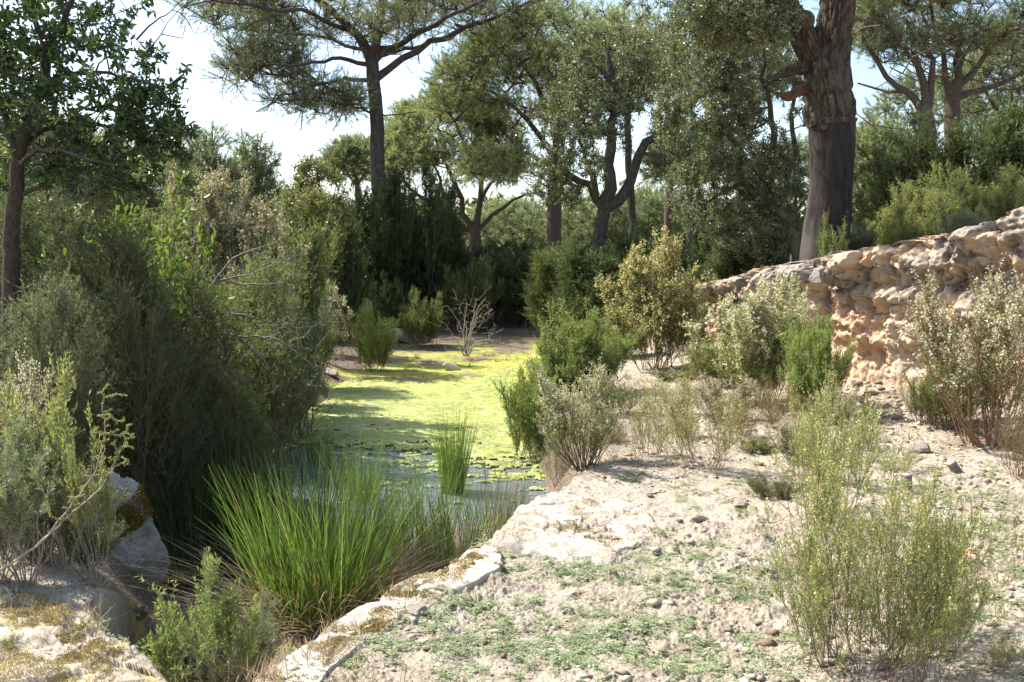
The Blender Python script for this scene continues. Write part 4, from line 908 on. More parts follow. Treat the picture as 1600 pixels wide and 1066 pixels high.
# far woodland that closes the view: one dense mass of crowns
def far_wood():
    mb = MB(); r = np.random.default_rng(5); n = 500
    th = np.radians(r.uniform(-60, 60, n)); R = r.uniform(75, 130, n); x = np.sin(th)*R; y = np.cos(th)*R; h = r.uniform(4.0, 7.0, n)
    N = n*420; i = np.repeat(np.arange(n), 420); d = norm(r.normal(size=(N, 3))); rad = r.random(N)**.33
    c = np.stack([x[i], y[i], h[i]*.55], -1)+d*rad[:, None]*np.stack([h[i]*.55, h[i]*.55, h[i]*.5], -1)
    leaves(mb, c, r.normal(size=(N, 3)), .9, .35, 'rhomb')
    o = obj('far_woodland', mb, M['dark']); struct(o, 'stuff'); o['label'] = 'far woodland closing the view'
far_wood()

# ------------------------------------------------------------------ the big cork oak, 12 m
def hires_tube(pts, rad, K, S, disp, seed, squash=None):
    P = np.array(pts, float); seg = np.linalg.norm(np.diff(P, axis=0), axis=1); c = np.concatenate([[0], np.cumsum(seg)]); u = np.linspace(0, c[-1], K)
    Q = np.stack([np.interp(u, c, P[:, k]) for k in range(3)], -1); k = max(2, K//12); pad = np.pad(Q, ((k, k), (0, 0)), 'reflect', reflect_type='odd'); Q = sum(pad[j:j+K] for j in range(2*k+1))/(2*k+1)
    R = np.interp(u, c, rad); t = norm(np.gradient(Q, axis=0)); a = norm(np.cross(t, np.array([0, 1, 0.]))); b = np.cross(t, a)
    th = np.arange(S)/S*2*np.pi; T, U = np.meshgrid(th, u)
    rr = R[:, None]*(1+disp(T, U, R[:, None]))
    V = Q[:, None]+rr[..., None]*(a[:, None]*np.cos(T)[..., None]+b[:, None]*np.sin(T)[..., None])
    idx = np.arange(K*S).reshape(K, S); nx = np.roll(idx, -1, 1)
    mb = MB(); mb.add(V, np.stack([idx[:-1], nx[:-1], nx[1:], idx[1:]], -1).reshape(-1, 4))
    e = Q[-1]+t[-1]*R[-1]*.2; mb.v.append(e[None]); last = idx[-1]; mb.f.append(np.stack([last, np.roll(last, -1), np.full(S, mb.n)], -1)); mb.a.append(np.full(S, .5)); mb.n += 1
    return mb
def smoothd(s, f=1.0, a=.07):
    def d(T, U, R): return a*fbm(np.cos(T)*1.3*f, np.sin(T)*1.3*f, U*1.5, seed=s, oct=3)+.045*fbm(np.cos(T)*4, np.sin(T)*4, U*2.5, seed=s+1, oct=4, gain=.6)
    return d
def corkd(s, a=.20):
    def d(T, U, R):
        k = 4.2; x, y, z = np.cos(T)*k, np.sin(T)*k, U*3.2
        w_ = .5*fbm(x, y, z, seed=s+5, oct=2); d1, d2, cid = worley(x+w_, y+w_, z+w_, s)
        r1 = np.minimum(1, (d2-d1)*2.5)
        return a*(r1-.7)*1.0+a*.6*(cid-.5)+.08*fbm(x*.35, y*.35, z*.4, seed=s, oct=3)+.035*fbm(x*2.5, y*2.5, z*2.5, seed=s+2, oct=3)
    return d
Y = 11.8; x, y, z = place(1290, Y); base = np.array((x, y, z-.15))
ck = empty('cork_oak', tuple(base)); tag(ck, 'massive cork oak with dark stripped lower trunk, standing on the rock bank', 'oak tree', CO)
def loc(L): return [p-base for p in L]
px2m = Y/F
def rootflare(T, U, R):
    return smoothd(401)(T, U, R)+.16*np.exp(-U/.16)*(.6+.4*np.cos(T*5+1))
lower = hires_tube([np.zeros(3)]+loc(WL([(1290, 370), (1294, 340), (1298, 300), (1300, 250), (1299, 190)], Y)), [.33, .275, .26, .25, .262, .272], 130, 90, rootflare, 1)
obj('stripped_trunk', lower.mesh('stripped_trunk', True), M['stripped'], ck)
up1 = hires_tube(loc(WL([(1299, 194), (1296, 170), (1292, 130), (1294, 90), (1303, 50), (1308, 10), (1312, -40), (1320, -120)], Y)), [.285, .29, .275, .24, .215, .195, .18, .14], 260, 120, corkd(411), 2)
obj('trunk', up1.mesh('trunk', True), M['cork'], ck)
l1 = hires_tube(loc(WL([(1292, 130), (1274, 95), (1256, 62), (1243, 30), (1222, 5), (1190, -15), (1140, -40, -.4)], Y)), [.20, .17, .15, .14, .13, .11, .08], 200, 90, corkd(421), 3)
obj('limb', l1.mesh('limb', True), M['cork'], ck)
s1 = hires_tube(loc(WL([(1268, 105), (1245, 108, -.1), (1225, 115, -.15), (1204, 124, -.15)], Y)), [.09, .06, .045, .02], 80, 50, corkd(431, .5), 4); obj('limb', s1.mesh('limb', True), M['cork'], ck)
s2 = hires_tube(loc(WL([(1270, 140), (1248, 140, -.15), (1232, 152, -.2), (1210, 146, -.2)], Y)), [.09, .06, .045, .015], 80, 50, corkd(441, .7), 5); obj('broken_stub', s2.mesh('broken_stub', True), M['brokenwood'], ck)
for (a, b, r_, sd_i) in ((1258, 32, .12, 1), (1283, 100, .09, 2), (1290, 198, .06, 3)):
    o = obj('burl', boulder_mesh(450+sd_i, r_, r_*.8, r_, 30, .8, .3), M['cork'], ck); o.location = tuple(W(a, b, Y-.2)-base)
# strip lip where the cork ends
lip = hires_tube(loc(WL([(1299, 196), (1299, 188)], Y)), [.274, .285], 12, 120, corkd(461, .12), 6); obj('bark_lip', lip.mesh('bark_lip', True), M['cork'], ck)
def cork_crown():
    global rng
    rng = np.random.default_rng(77); s = Skel()
    s.limb(loc(WL([(1310, 0), (1312, -40), (1320, -120), (1330, -190)], Y)), .15, .05, None, .2, .01)
    s.limb(loc(WL([(1240, 20), (1222, 5), (1190, -15), (1140, -40, -.4), (1090, -60, -.4), (1050, -70, -.4)], Y)), .09, .03, -1, .2, .02)
    s.limb(loc(WL([(1312, -40), (1360, -110), (1420, -150)], Y)), .08, .03, None, .2, .02)
    T = np.concatenate([ell_targets(150, np.array(c)-base, r, .2, seed=80+i, clump=1.2) for i, (c, r) in enumerate([(W(1110, -20, Y-.4), (1.0, 1.2, .55)), (W(1210, -80, Y), (1.0, 1.4, .5)), (W(1330, -190, Y), (1.3, 1.5, .6)), (W(1160, 30, Y-.3), (.65, .8, .35))])])
    tips = s.grow(T, .2, .03, lift=0); s.finish(.006); bm = MB(); s.build(bm, (3, 5, 8), None)
    P = np.array(s.p); par = np.array(s.par); tp = P[tips]; td = norm(tp-P[par[tips]]); fo = MB()
    tufts(bm, fo, tp, td, n=7, spread=.18, L=.036, Wd=.022, needles=14, rt=.003, upb=0, leafy=True, shape='rhomb')
    obj('branches', bm, M['oakbark'], ck); obj('crown', fo, M['oakleaf'], ck)
cork_crown()

# ------------------------------------------------------------------ rushes and grasses
def rush_mesh(seed, n, H, R, spread=.35, Wd=.005, droop=.25, K=7, hv=.45):
    r = np.random.default_rng(seed); ph = r.random(n)*2*np.pi; rr = R*np.sqrt(r.random(n)); b = np.stack([np.cos(ph)*rr, np.sin(ph)*rr, np.zeros(n)], -1)
    ph2 = ph+r.normal(size=n)*.7; l = H*(1-hv*r.random(n)**1.5); ln = spread*(.15+rr/R)*(.4+.9*r.random(n))
    d = np.stack([np.cos(ph2)*ln, np.sin(ph2)*ln, np.ones(n)], -1); d = norm(d); t = np.linspace(0, 1, K)
    P = b[:, None]+d[:, None]*(l[:, None]*t)[..., None]
    out = np.stack([np.cos(ph2), np.sin(ph2), -.55*np.ones(n)], -1)
    P = P+out[:, None]*((l*droop*r.random(n)**1.6)[:, None]*t**2.4)[..., None]
    side = norm(np.cross(d, r.normal(size=(n, 3))))[:, None]; wd = (Wd*(1-.85*t**1.5))[None, :, None]/2
    V = np.stack([P-side*wd, P+side*wd], 2); idx = np.arange(n*K*2).reshape(n, K, 2)
    f = np.stack([idx[:, :-1, 0], idx[:, :-1, 1], idx[:, 1:, 1], idx[:, 1:, 0]], -1).reshape(-1, 4)
    mb = MB(); mb.add(V, f, np.repeat(r.random(n), K-1)); return mb
RU = [rush_mesh(500+i, 900, 1.0, .27, .27, .0070, .20, hv=.65) for i in range(2)]; RU = [m.mesh('blades') for m in RU]
RS = [rush_mesh(510+i, 210, 1.0, .24, .28, .0065, .2, hv=.6).mesh('blades') for i in range(3)]
RT = rush_mesh(520, 420, 1.0, .12, .22, .006, .12).mesh('blades')
RST = [rush_mesh(530+i, 520, 1.0, .25, .8, .006, .5).mesh('straw') for i in range(2)]
RG = 'rush clumps along the near shore of the pond'
def rush(px, Y, top, wpx, me, mat, label, straw=0.0, zb=None, R=.52):
    x, y, z = place(px, Y)
    if zb is not None: z = zb
    H = W(px, top, Y)[2]-z; s = wpx/F*Y/2/R; cnt[0] += 1
    r = empty('rush_clump', (x, y, z-.02), cnt[0]*2.1); tag(r, label, 'rushes', RG); r.scale = (s, s, H*1.02)
    obj('blades', me, M[mat], r)
    if straw:
        q = obj('dry_blades', RST[cnt[0] % 2], M['straw'], r); q.scale = (straw*1.1, straw*1.1, straw*.62)
    return r
rush(500, 5.75, 700, 340, RU[0], 'rush', 'largest bright green rush clump with a straw coloured skirt, left of centre', straw=.95)
rush(365, 7.0, 650, 230, RU[1], 'rushdark', 'broad dark shaded rush clump behind the largest green one', straw=.7)
rush(455, 7.6, 640, 230, RS[0], 'rushdark', 'dark sparse rushes between the shaded clump and the open water')
rush(300, 6.6, 700, 180, RS[1], 'rushdark', 'sparse dark rushes right beside the mossy boulder', straw=.6)
rush(590, 7.4, 660, 180, RS[2], 'rush', 'thin green rushes in the water behind the largest clump')
rush(645, 6.5, 705, 200, RS[0], 'rush', 'loose rushes right of the largest green clump', straw=.7)
rush(715, 6.5, 715, 230, RS[1], 'rush', 'sparse rushes and straw just behind the small white pointed rock', straw=.85)
rush(708, 9.3, 625, 75, RT, 'rush', 'slim tall green rush tuft standing alone in the pond', zb=-.76, R=.28)
rush(790, 8.0, 690, 120, RS[2], 'straw', 'bleached straw coloured grass at the right water edge', straw=.6)
rush(660, 7.5, 690, 210, RS[2], 'rush', 'open stand of green and straw blades between the largest clump and the pond tuft', straw=.7)
rush(770, 7.2, 700, 150, RS[0], 'rushdark', 'mixed straw and green blades along the bank above the small white rock', straw=.8)
rush(560, 9.0, 665, 130, RS[1], 'rush', 'few thin rushes further out in the open water', zb=-.76)
rush(500, 10.5, 640, 60, RS[0], 'rush', 'small rush tuft near the left edge of the algae', zb=-.76, R=.4)
rush(800, 7.0, 735, 60, RS[2], 'rushdark', 'short rush tuft at the upper tip of the large flat rock')

# ------------------------------------------------------------------ dead wood, stumps, twigs
def deadwood(name, label, base, ends, r0, seed, mat='paletwig', n=3, tw=.25, cat='branch', group=None, sub=40, sag=.0):
    rg = np.random.default_rng(seed); s = Skel(); B = np.array(base)
    global rng
    rng = rg
    for pts in ends: s.limb([np.array(p)-B for p in pts], r0, r0*.25, -1 if not s.p else None, tw*.35, tw*.03)
    P = np.array(s.p); T = P[rg.integers(len(P)//4, len(P), sub)]+rg.normal(size=(sub, 3))*tw+np.array([0, 0, tw*.5])
    s.grow(T, tw*.3, tw*.06, lift=0); s.finish(r0*.12); mb = MB(); s.build(mb, (4, 5, 8), None)
    o = obj(name, mb, M[mat]); o.location = tuple(B); return tag(o, label, cat, group)
Y = 21.; b = np.array(place(728, Y))
deadwood('dead_shrub', 'bleached dead shrub with upswept twigs at the far edge of the pond', b,
         [[b, W(735, 515, Y), W(748, 480, Y), W(760, 465, Y)], [b, W(722, 515, Y), W(708, 490, Y), W(700, 478, Y)], [b, W(725, 510, Y), W(730, 475, Y)], [b, W(745, 535, Y), W(770, 532, Y), W(780, 540, Y)], [b, W(740, 510, Y-.3), W(752, 490, Y-.5)], [b, W(712, 530, Y), W(695, 505, Y)], [b, W(742, 500, Y), W(755, 478, Y)], [b, W(738, 505, Y), W(744, 470, Y)], [b, W(728, 505, Y), W(718, 482, Y)]], .018, 601, 'paletwig', tw=.22, sub=300, cat='dead shrub')
Y = 8.6; b = np.array(place(300, Y))
DB = 'dead grey branches reaching from the left thicket'
deadwood('dead_branch', 'grey dead branch sweeping down toward the left shore', W(315, 520, Y), [[W(315, 520, Y), W(370, 525, Y), W(430, 530, Y), W(480, 565, Y), W(505, 590, Y)], [W(370, 525, Y), W(410, 560, Y), W(425, 590, Y)]], .015, 602, 'greywood', tw=.16, sub=70, group=DB)
deadwood('dead_branch', 'short broken grey branch sticking out above the sweeping one', W(300, 500, 8.2), [[W(300, 500, 8.2), W(320, 480, 8.2), W(338, 468, 8.2)], [W(310, 490, 8.2), W(360, 490, 8.2), W(410, 500, 8.2), W(450, 520, 8.2)]], .012, 603, 'greywood', tw=.16, sub=50, group=DB)
deadwood('dead_branch', 'fan of thin bare twigs above the left pond bank', W(290, 470, 9.), [[W(290, 470, 9.), W(340, 440, 9.), W(400, 425, 9.), W(450, 400, 9.)], [W(330, 445, 9.), W(370, 400, 9.), W(430, 380, 9.)], [W(340, 440, 9.), W(400, 445, 9.), W(450, 440, 9.)]], .011, 604, 'greywood', tw=.2, sub=110, group=DB)
deadwood('bare_branch', 'bare twig crossing the sky beside the broad leaved tree', W(205, 70, 7.), [[W(205, 70, 7.), W(235, 40, 7.), W(265, 18, 7.), W(290, -5, 7.)], [W(268, 15, 7.), W(285, 22, 7.), W(302, 50, 7.)]], .009, 605, 'darktwig', tw=.12, sub=26)
# long pale spray with olive leaf tips crossing the lower left
def spray(label, pts, Y, r0, seed, leafm, nleaf=2600, L=.011, tw=.09, sub=60, tipfrac=.35, mat='paletwig'):
    global rng
    rng = np.random.default_rng(seed); root = empty('branch_spray', tuple(W(*pts[0][0], Y))); tag(root, label, 'branch', 'olive leaved sprays at the lower left'); B = np.array(root.location)
    s = Skel(); 
    for p in pts: s.limb([W(a, b_, Y)-B for a, b_ in p], r0, r0*.3, -1 if not s.p else None, .03, .003)
    P = np.array(s.p); i = rng.integers(int(len(P)*tipfrac), len(P), sub); T = P[i]+rng.normal(size=(sub, 3))*tw*.6+np.array([tw*.3, 0, tw*1.0]); tips = s.grow(T, .025, .003, lift=0); s.finish(r0*.2)
    mb = MB(); s.build(mb, (4, 5, 6), None); obj('twigs', mb, M[mat], root)
    Q = np.array(s.p); par = np.array(s.par); n0 = len(P); k = rng.integers(n0, len(Q), nleaf); t = rng.random(nleaf)[:, None]
    c = Q[k]*(1-t)+Q[par[k]]*t; d = norm(Q[k]-Q[par[k]]); fo = MB(); leaves(fo, c, norm(d*.8+perp(d)*.8), L*(.7+.6*rng.random(nleaf)), L*.36, 'rhomb'); obj('foliage', fo, M[leafm], root)
spray('long pale branch rising from the lower left edge to an olive leafy tip', [[(-20, 905), (60, 850), (110, 790), (150, 735), (165, 700)], [(60, 850), (115, 800), (160, 760), (185, 710)], [(150, 735), (165, 680), (160, 630)], [(170, 745), (195, 690)]], 4.3, .006, 701, 'yellow', 5500, .010, .06, 110, .5)
shrub(95, 4.9, 485, 130, 'tips', 'yellow', 'upright olive plume against the dark thicket near the left edge', group=HL, twig='paletwig')
shrub(40, 4.6, 600, 180, 'tips', 'grey', 'spreading olive tipped shrub below the upright plume', group=HL, twig='paletwig')
shrub(158, 4.7, 630, 70, 'tips', 'yellow', 'small olive plume rising beside the mossy boulder', group=HL, twig='paletwig')
for (a_, b_, Yq, pts, lab) in ((600, 600, 15.8, [(580, 603), (605, 597), (632, 603), (640, 600)], 'thin curved stick lying on the mud at the left of the algae'),
        (1390, 800, 5.6, [(1180, 795), (1215, 790), (1240, 786)], 'thin dry stick on the bare soil left of the foreground shrub'), (0, 0, 4.6, [(1485, 932), (1520, 930), (1552, 935)], 'straight dry stick just below the orange tube'),
        (0, 0, 5.3, [(130, 942), (160, 930), (190, 925)], 'short dead stick on the soil below the mossy boulder')):
    P_ = np.array([np.append(W(u, v, Yq)[:2], 0) for u, v in pts]); P_[:, 1] += np.linspace(-.05, .12, len(P_)); P_[:, 2] = height(P_[:, 0], P_[:, 1])+.02
    P_[:, 2] = np.maximum(P_[:, 2], P_[:, 2].mean()-.02)
    deadwood('stick', lab, P_[0], [list(P_)], .011 if Yq > 10 else .006, int(Yq*100), 'paletwig', tw=.05, sub=4, group='sticks on the ground')
# stumps
def stump(px, Y, hpx, wpx, tilt, label):
    x, y, z = place(px, Y); h = hpx/F*Y; r_ = wpx/F*Y/2
    root = empty('stump', (x, y, z-.03)); tag(root, label, 'stump', 'cut stumps on the right bank'); root.rotation_euler = tilt
    m1 = hires_tube([(0, 0, 0), (.005, 0, h*.5), (0, 0, h)], [r_*1.3, r_, r_*.95], 24, 20, corkd(px, .15), 1); obj('wood', m1.mesh('wood', True), M['greywood'], root)
    t_ = hires_tube([(0, 0, h*.97), (0, 0, h*1.03)], [r_*.85, r_*.8], 6, 20, smoothd(px), 1); obj('cut_face', t_.mesh('cut_face', True), M['straw2'], root)
M['straw2'] = barkmat('cut_wood', (.40, .30, .18), (.62, .52, .38), (20, 20, 20), .3, .004)
stump(1414, 6.3, 34, 17, (0, .05, 0), 'upright cut stump on the soil right of the airy shrub')
stump(1497, 6.8, 26, 15, (0, -.6, .3), 'leaning cut stump beside the large white flowered shrub')
# small orange tube
x, y, z = place(1513, 4.85)
m, n, p, o_ = newmat('orange_plastic'); p.inputs['Base Color'].default_value = (.62, .26, .09, 1); p.inputs['Roughness'].default_value = .35; M['orange'] = m
root = empty('plastic_tube', (x, y, z+.02)); root.rotation_euler = (math.pi/2+.25, 0, .55); tag(root, 'small orange plastic tube lying on the soil right of the foreground shrub', 'litter')
mb = MB(); tubes(mb, np.array([[(0, 0, -.045), (0, 0, -.044), (0, 0, .04), (0, 0, .045), (0, 0, .044), (0, 0, -.03)]]), np.array([[.002, .017, .018, .019, .0155, .0150]]), 24); obj('tube', mb, M['orange'], root)
mb = MB(); tubes(mb, np.array([[(0, 0, -.047), (0, 0, -.0465), (0, 0, -.030), (0, 0, -.0295)]]), np.array([[.004, .0185, .0188, .0172]]), 24); obj('cap', mb, M['gold'], root)

# ------------------------------------------------------------------ stones and ground scatter
ST = [
 (705, 19.0, 30, 12, 'brownish flat rock lying in the algae', 'stone'), (768, 13.9, 34, 12, 'pair of pinkish flat stones at the right side of the algae', 'stone'),
 (520, 17.5, 26, 14, 'pale stone at the left end of the muddy shore', 'rock'), (510, 14.8, 24, 12, 'whitish stone on the left shoreline', 'rock'),
 (885, 7.4, 30, 20, 'pale stone at the left foot of the cream flowered heath', 'stone'), (1015, 6.3, 14, 8, 'brown pebble beside the right end of the large flat rock', 'stone'),
 (1193, 5.35, 20, 10, 'white pebble on the bare soil left of the foreground shrub', 'rock'), (1158, 5.0, 18, 10, 'small white pebble in the middle of the bare soil', 'rock'),
 (1095, 5.7, 26, 14, 'reddish brown clod on the bare soil', 'stone'), (1517, 4.75, 24, 14, 'tan pebble just below the orange tube', 'stone'),
 (1440, 7.4, 30, 16, 'pale rock on the soil below the rock face', 'rock'), (1395, 8.8, 34, 18, 'buff rock at the foot of the pale rock hollow', 'stone'),
 (1380, 7.8, 20, 10, 'dark grey stone between the stumps and the rock face', 'rockgrey'), (1526, 5.9, 20, 11, 'pale pebble among green herbs at the right', 'rock'),
 (1568, 5.6, 36, 18, 'broad pale stone near the right edge', 'rock'), (652, 4.15, 40, 18, 'dark reddish clod on the edge of the foreground soil', 'stone'),
 (1340, 9.2, 30, 18, 'buff stone under the white flowered heath', 'stone'), (1500, 4.15, 16, 9, 'small beige pebble in the lower right', 'stone'),
 (1155, 6.0, 26, 13, 'beige stone right of the open red stemmed shrub', 'stone'), (20, 5.6, 60, 30, 'white rock behind the lower left heath mound', 'rock')]
for i, a in enumerate(ST): boulder(a[0], a[1], a[2], a[3], a[4], a[5], seed=i, tilt=(.2*math.sin(i*3), .2*math.cos(i*5), i*1.3))
# long pale rock at the far shore
boulder(625, 24, 75, 26, 'long grey rock lying on the far shore behind the light green heath', 'rockgrey', seed=2, tilt=(0, .25, .2))
# rounded crust stones along the lip of the rock face
LG = 'rounded stones along the lip of the rock face'
for i, (px, Yy, py, wp, hp, lab) in enumerate([(1245, 11.0, 432, 44, 22, 'rounded grey stone at the left end of the lip, under the cork oak'), (1285, 10.6, 434, 50, 26, 'brown capped stone on the lip right below the cork oak trunk'),
    (1325, 10.5, 412, 60, 26, 'flat dark stone on the lip right of the brown capped stone'), (1385, 10.0, 418, 48, 24, 'overhanging stone above the dark notch in the lip'),
    (1432, 9.7, 425, 56, 30, 'grey stone on the lip above the pale hollow'), (1470, 9.5, 410, 60, 34, 'large reddish stone where the lip starts rising'),
    (1520, 9.1, 395, 66, 36, 'grey lichen stone on the rising lip'), (1578, 8.9, 380, 70, 34, 'pale rounded stone on the lip at the right edge')]):
    p = W(px, py, Yy); w_ = wp/F*Yy/2; h_ = hp/F*Yy/2
    o = obj('rock', BOULD[i % 6], M['stone' if i == 5 else 'rockgrey']); o.location = tuple(p); o.scale = (w_, w_*.9, h_); o.rotation_euler = (.2, .1*i, i*2.2); tag(o, lab, 'rock', LG)
M['moss'] = leafmat('moss', (.10, .07, .01), (.28, .18, .02), (.46, .34, .06), transl=.25, objvar=.1)
M['crust'] = leafmat('lichen_crust', (.26, .20, .10), (.42, .34, .18), (.55, .42, .12), transl=.1, objvar=.1)
moss_on(M_b, 16000, lambda x, y, z: (z > .10+.25*x+.05*noise(x*9, y*9, z*9, seed=3)) & (z < .27+.3*x+.05*noise(x*7, y*7, z*7, seed=4)), 1, .020)
moss_on(M_b, 2500, lambda x, y, z: fbm(x*6, y*6, z*6, seed=8) > .28, 2, .010, 'crust', 'lichen')
for i_, o_ in enumerate([q for q in list(bpy.data.objects) if q.get('group') == EDGE]):
    sc_ = 1.0 if 'corner' not in o_['label'] else 3.0
    moss_on(o_, int(9000*sc_), lambda x, y, z, t=(.16 if sc_ == 1 else -.02): (fbm(x*5, y*5, seed=31+i_, oct=4, gain=.65) > t) & (z > -.1), 10+i_, .008 if sc_ == 1 else .011, 'crust', 'lichen')
    moss_on(o_, 2600, lambda x, y, z: (fbm(x*3.5, y*3.5, seed=51+i_, oct=4, gain=.6) > .24) & (z > -.1), 30+i_, .010)
def ground_pts(n, xr, yr, seed, mask=None):
    r = np.random.default_rng(seed); x = r.uniform(*xr, n); y = yr[0]+(yr[1]-yr[0])*r.random(n)**1.5
    if mask is not None: k = mask(x, y, r); x, y = x[k], y[k]
    return np.stack([x, y, height(x, y)], -1), r
def dryland(x, y, r):
    sd, _ = polysd(x, y, BASIN); wd, s2, _ = polysd(x, y, WALL, False); return (sd > .05) & (s2 < 0) & (np.abs(x) < y*.75+1)
def gravel():
    p, r = ground_pts(30000, (-3, 7), (2.6, 11), 901, dryland); n = len(p)
    dens = fbm(p[:, 0]*1.3, p[:, 1]*1.3, seed=15); k = (r.random(n) < sstep(-.5, .3, dens+.12*p[:, 0]-.15)) | (polysd(p[:, 0], p[:, 1], WALL, False)[0] < .9); p = p[k]; n = len(p)
    wd_ = polysd(p[:, 0], p[:, 1], WALL, False)[0]; s = (.003+.024*r.random(n)**7+.004*r.random(n))*(1+2.6*sstep(1.3, .2, wd_)*r.random(n))
    base = norm(np.array([(0, 0, 1), (.9, 0, .3), (.28, .85, .3), (-.72, .53, .3), (-.72, -.53, .3), (.28, -.85, .3), (0, 0, -.6)], float))
    f0 = np.array([(0, 1, 2), (0, 2, 3), (0, 3, 4), (0, 4, 5), (0, 5, 1), (6, 2, 1), (6, 3, 2), (6, 4, 3), (6, 5, 4), (6, 1, 5)])
    V = base[None]*(.7+.6*r.random((n, 7, 1)))*s[:, None, None]*np.stack([1+r.random(n), .7+.6*r.random(n), .45+.4*r.random(n)], -1)[:, None]
    th = r.random(n)*6.28; cx, sx = np.cos(th)[:, None], np.sin(th)[:, None]
    V = np.stack([V[..., 0]*cx-V[..., 1]*sx, V[..., 0]*sx+V[..., 1]*cx, V[..., 2]], -1)+p[:, None]+np.array([0, 0, .002])
    mb = MB(); mb.add(V, (f0[None]+np.arange(n)[:, None, None]*7).reshape(-1, 3), np.repeat(r.random(n), 10)); o = struct(obj('gravel', mb, M['gravel']), 'stuff'); o['label'] = 'loose gravel and crumbs on the dry soil'
gravel()
def litter():
    p, r = ground_pts(26000, (-6, 7), (2.6, 14), 911, lambda x, y, r: (np.abs(x) < y*.75+1)); n = len(p)
    sd, _ = polysd(p[:, 0], p[:, 1], BASIN); wd, s2, _ = polysd(p[:, 0], p[:, 1], WALL, False)
    pr = .22+.8*sstep(2.0, 3.5, p[:, 0])+.8*(sd < .2)+.6*(s2 > 0)+.5*sstep(.1, .4, fbm(p[:, 0]*1.5, p[:, 1]*1.5, seed=19)); k = (r.random(n) < pr) & (p[:, 2] > -.70); p = p[k]; n = len(p)
    d = r.normal(size=(n, 3)); d[:, 2] *= .15; mb = MB(); global rng; rng = r
    leaves(mb, p+np.array([0, 0, .006]), d, .012+.03*r.random(n), .008, 'rhomb')
    q = p[r.random(n) < .22]; m = len(q); dd = r.normal(size=(m, 3)); dd[:, 2] *= .12; dd = norm(dd); l = (.03+.16*r.random(m)**2)
    P = q[:, None]+dd[:, None]*(l[:, None]*np.linspace(-1, 1, 4))[..., None]*.5+r.normal(size=(m, 4, 3))*.004+np.array([0, 0, .010]); tubes(mb, P, np.full((m, 4), .0018), 4, r.random(m))
    o = struct(obj('leaf_litter', mb, M['duff']), 'stuff'); o['label'] = 'dry leaf litter and twigs on the ground'
litter()
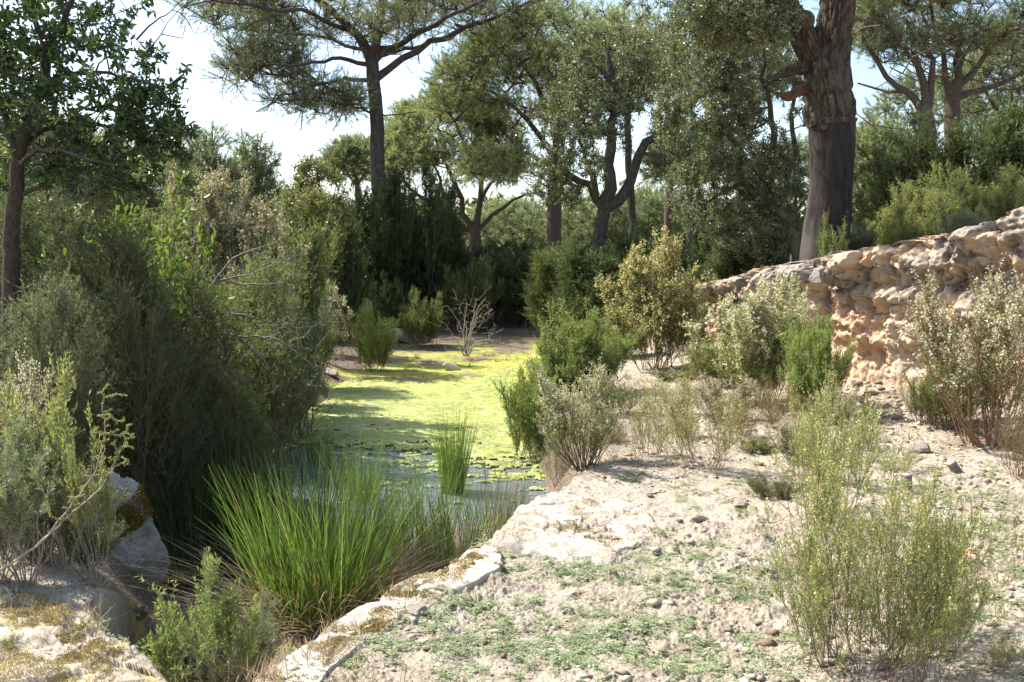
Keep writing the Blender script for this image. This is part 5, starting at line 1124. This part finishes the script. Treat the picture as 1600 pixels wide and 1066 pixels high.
def herbs():
    """low feathery herbs: rosettes of divided leaves"""
    patches = [(850, 890, .35, 26), (930, 905, .25, 14), (1000, 900, .2, 8), (650, 1010, .22, 12), (560, 1030, .2, 8), (720, 1020, .3, 18), (840, 1030, .25, 16), (960, 1000, .2, 10), (1060, 940, .3, 14), (1120, 1000, .25, 10), (1170, 930, .2, 10), (1130, 860, .3, 8), (1080, 1050, .3, 14), (1230, 890, .3, 10),
               (1000, 750, .2, 6), (1085, 770, .3, 10), (1520, 780, .5, 20), (1560, 830, .4, 20), (1530, 870, .3, 16), (1590, 900, .3, 12), (1480, 760, .5, 10), (1200, 770, .4, 12), (1290, 740, .5, 10), (30, 1010, .2, 5), (920, 1010, .5, 24), (1120, 900, .5, 18), (1040, 860, .4, 14), (700, 950, .4, 16), (1500, 1020, .4, 12), (1540, 960, .4, 14), (1200, 1030, .4, 14), (160, 1000, .15, 4), (470, 1050, .15, 5), (1380, 780, .4, 10), (760, 960, .3, 10), (890, 960, .4, 14), (1010, 1040, .4, 14)]
    r = np.random.default_rng(921); mb = MB(); cs = []
    for a, b, s, n in patches:
        g = Gz(a, b, 0); n2 = int(n*1.05); q = g[:2]+r.normal(size=(n2, 2))*s*.5; cs.append(q)
    q = np.concatenate(cs); z = height(q[:, 0], q[:, 1]); c = np.stack([q[:, 0], q[:, 1], z], -1)
    nf = 9; N = len(c)*nf; i = np.repeat(np.arange(len(c)), nf); th = r.random(N)*6.28; el = .15+.5*r.random(N)
    d = norm(np.stack([np.cos(th), np.sin(th), el], -1)); l = (.05+.095*r.random(N))
    t = np.linspace(0, 1, 5); P = c[i][:, None]+d[:, None]*(l[:, None]*t)[..., None]-np.array([0, 0, 1])*(l[:, None]*.35*t**2)[..., None]; tubes(mb, P, .0008, 3, r.random(N))
    nl = 18; K = N*nl; j = np.repeat(np.arange(N), nl); tt = .1+.9*r.random(K); pc, pd = pathlerp(P, j, tt)
    sgn = np.where(r.random(K) < .5, 1, -1)[:, None]; sd = norm(np.cross(pd, np.array([0, 0, 1.])))*sgn; dl = norm(sd+.5*pd+.12*r.normal(size=sd.shape))
    u = norm(np.cross(dl, np.array([0, 0, 1.])+.35*r.normal(size=dl.shape))); L = (.017*(1.1-.6*tt))[:, None]*(.8+.5*r.random(K))[:, None]; wd = L*.36
    V = np.stack([pc, pc+dl*L*.5+u*wd*.5, pc+dl*L, pc+dl*L*.5-u*wd*.5], 1); k = np.arange(K)[:, None]*4
    mb.add(V, k+np.array([[0, 1, 2, 3]]), r.random(K)*.5+.5*r.random(len(c))[i][j])
    o = struct(obj('ground_cover', mb, M['herb']), 'stuff'); o['label'] = 'low feathery green herbs creeping over the soil'
herbs()
def grass():
    """thin dry grass and moss blades in and around the hollow"""
    p, r = ground_pts(6000, (-5, 6), (3.2, 22), 931, lambda x, y, r: np.abs(x) < y*.7+.5); n = len(p)
    sd, _ = polysd(p[:, 0], p[:, 1], BASIN); k = (p[:, 2] > -.74) & ~((p[:, 0] > -.45) & (p[:, 0] < 1.3) & (p[:, 1] > 4.8) & (p[:, 1] < 7.1)) & (r.random(n) < .25+.75*(np.abs(sd) < .6)) & (fbm(p[:, 0]*1.1, p[:, 1]*1.1, seed=23) > -.05); p = p[k]
    m = 9; i = np.repeat(np.arange(len(p)), m); N = len(i); c = p[i]+r.normal(size=(N, 3))*np.array([.03, .03, 0]); d = r.normal(size=(N, 3))*.45+np.array([0, 0, 1]); global rng; rng = r
    mb = MB(); leaves(mb, c, d, .05+.10*r.random(N), .003+.0006*c[:, 1]); o = struct(obj('grass', mb, M['straw']), 'stuff'); o['label'] = 'thin dry grass on the banks'
grass()
print('objects', len(bpy.data.objects), 'shrubs', cnt[0])
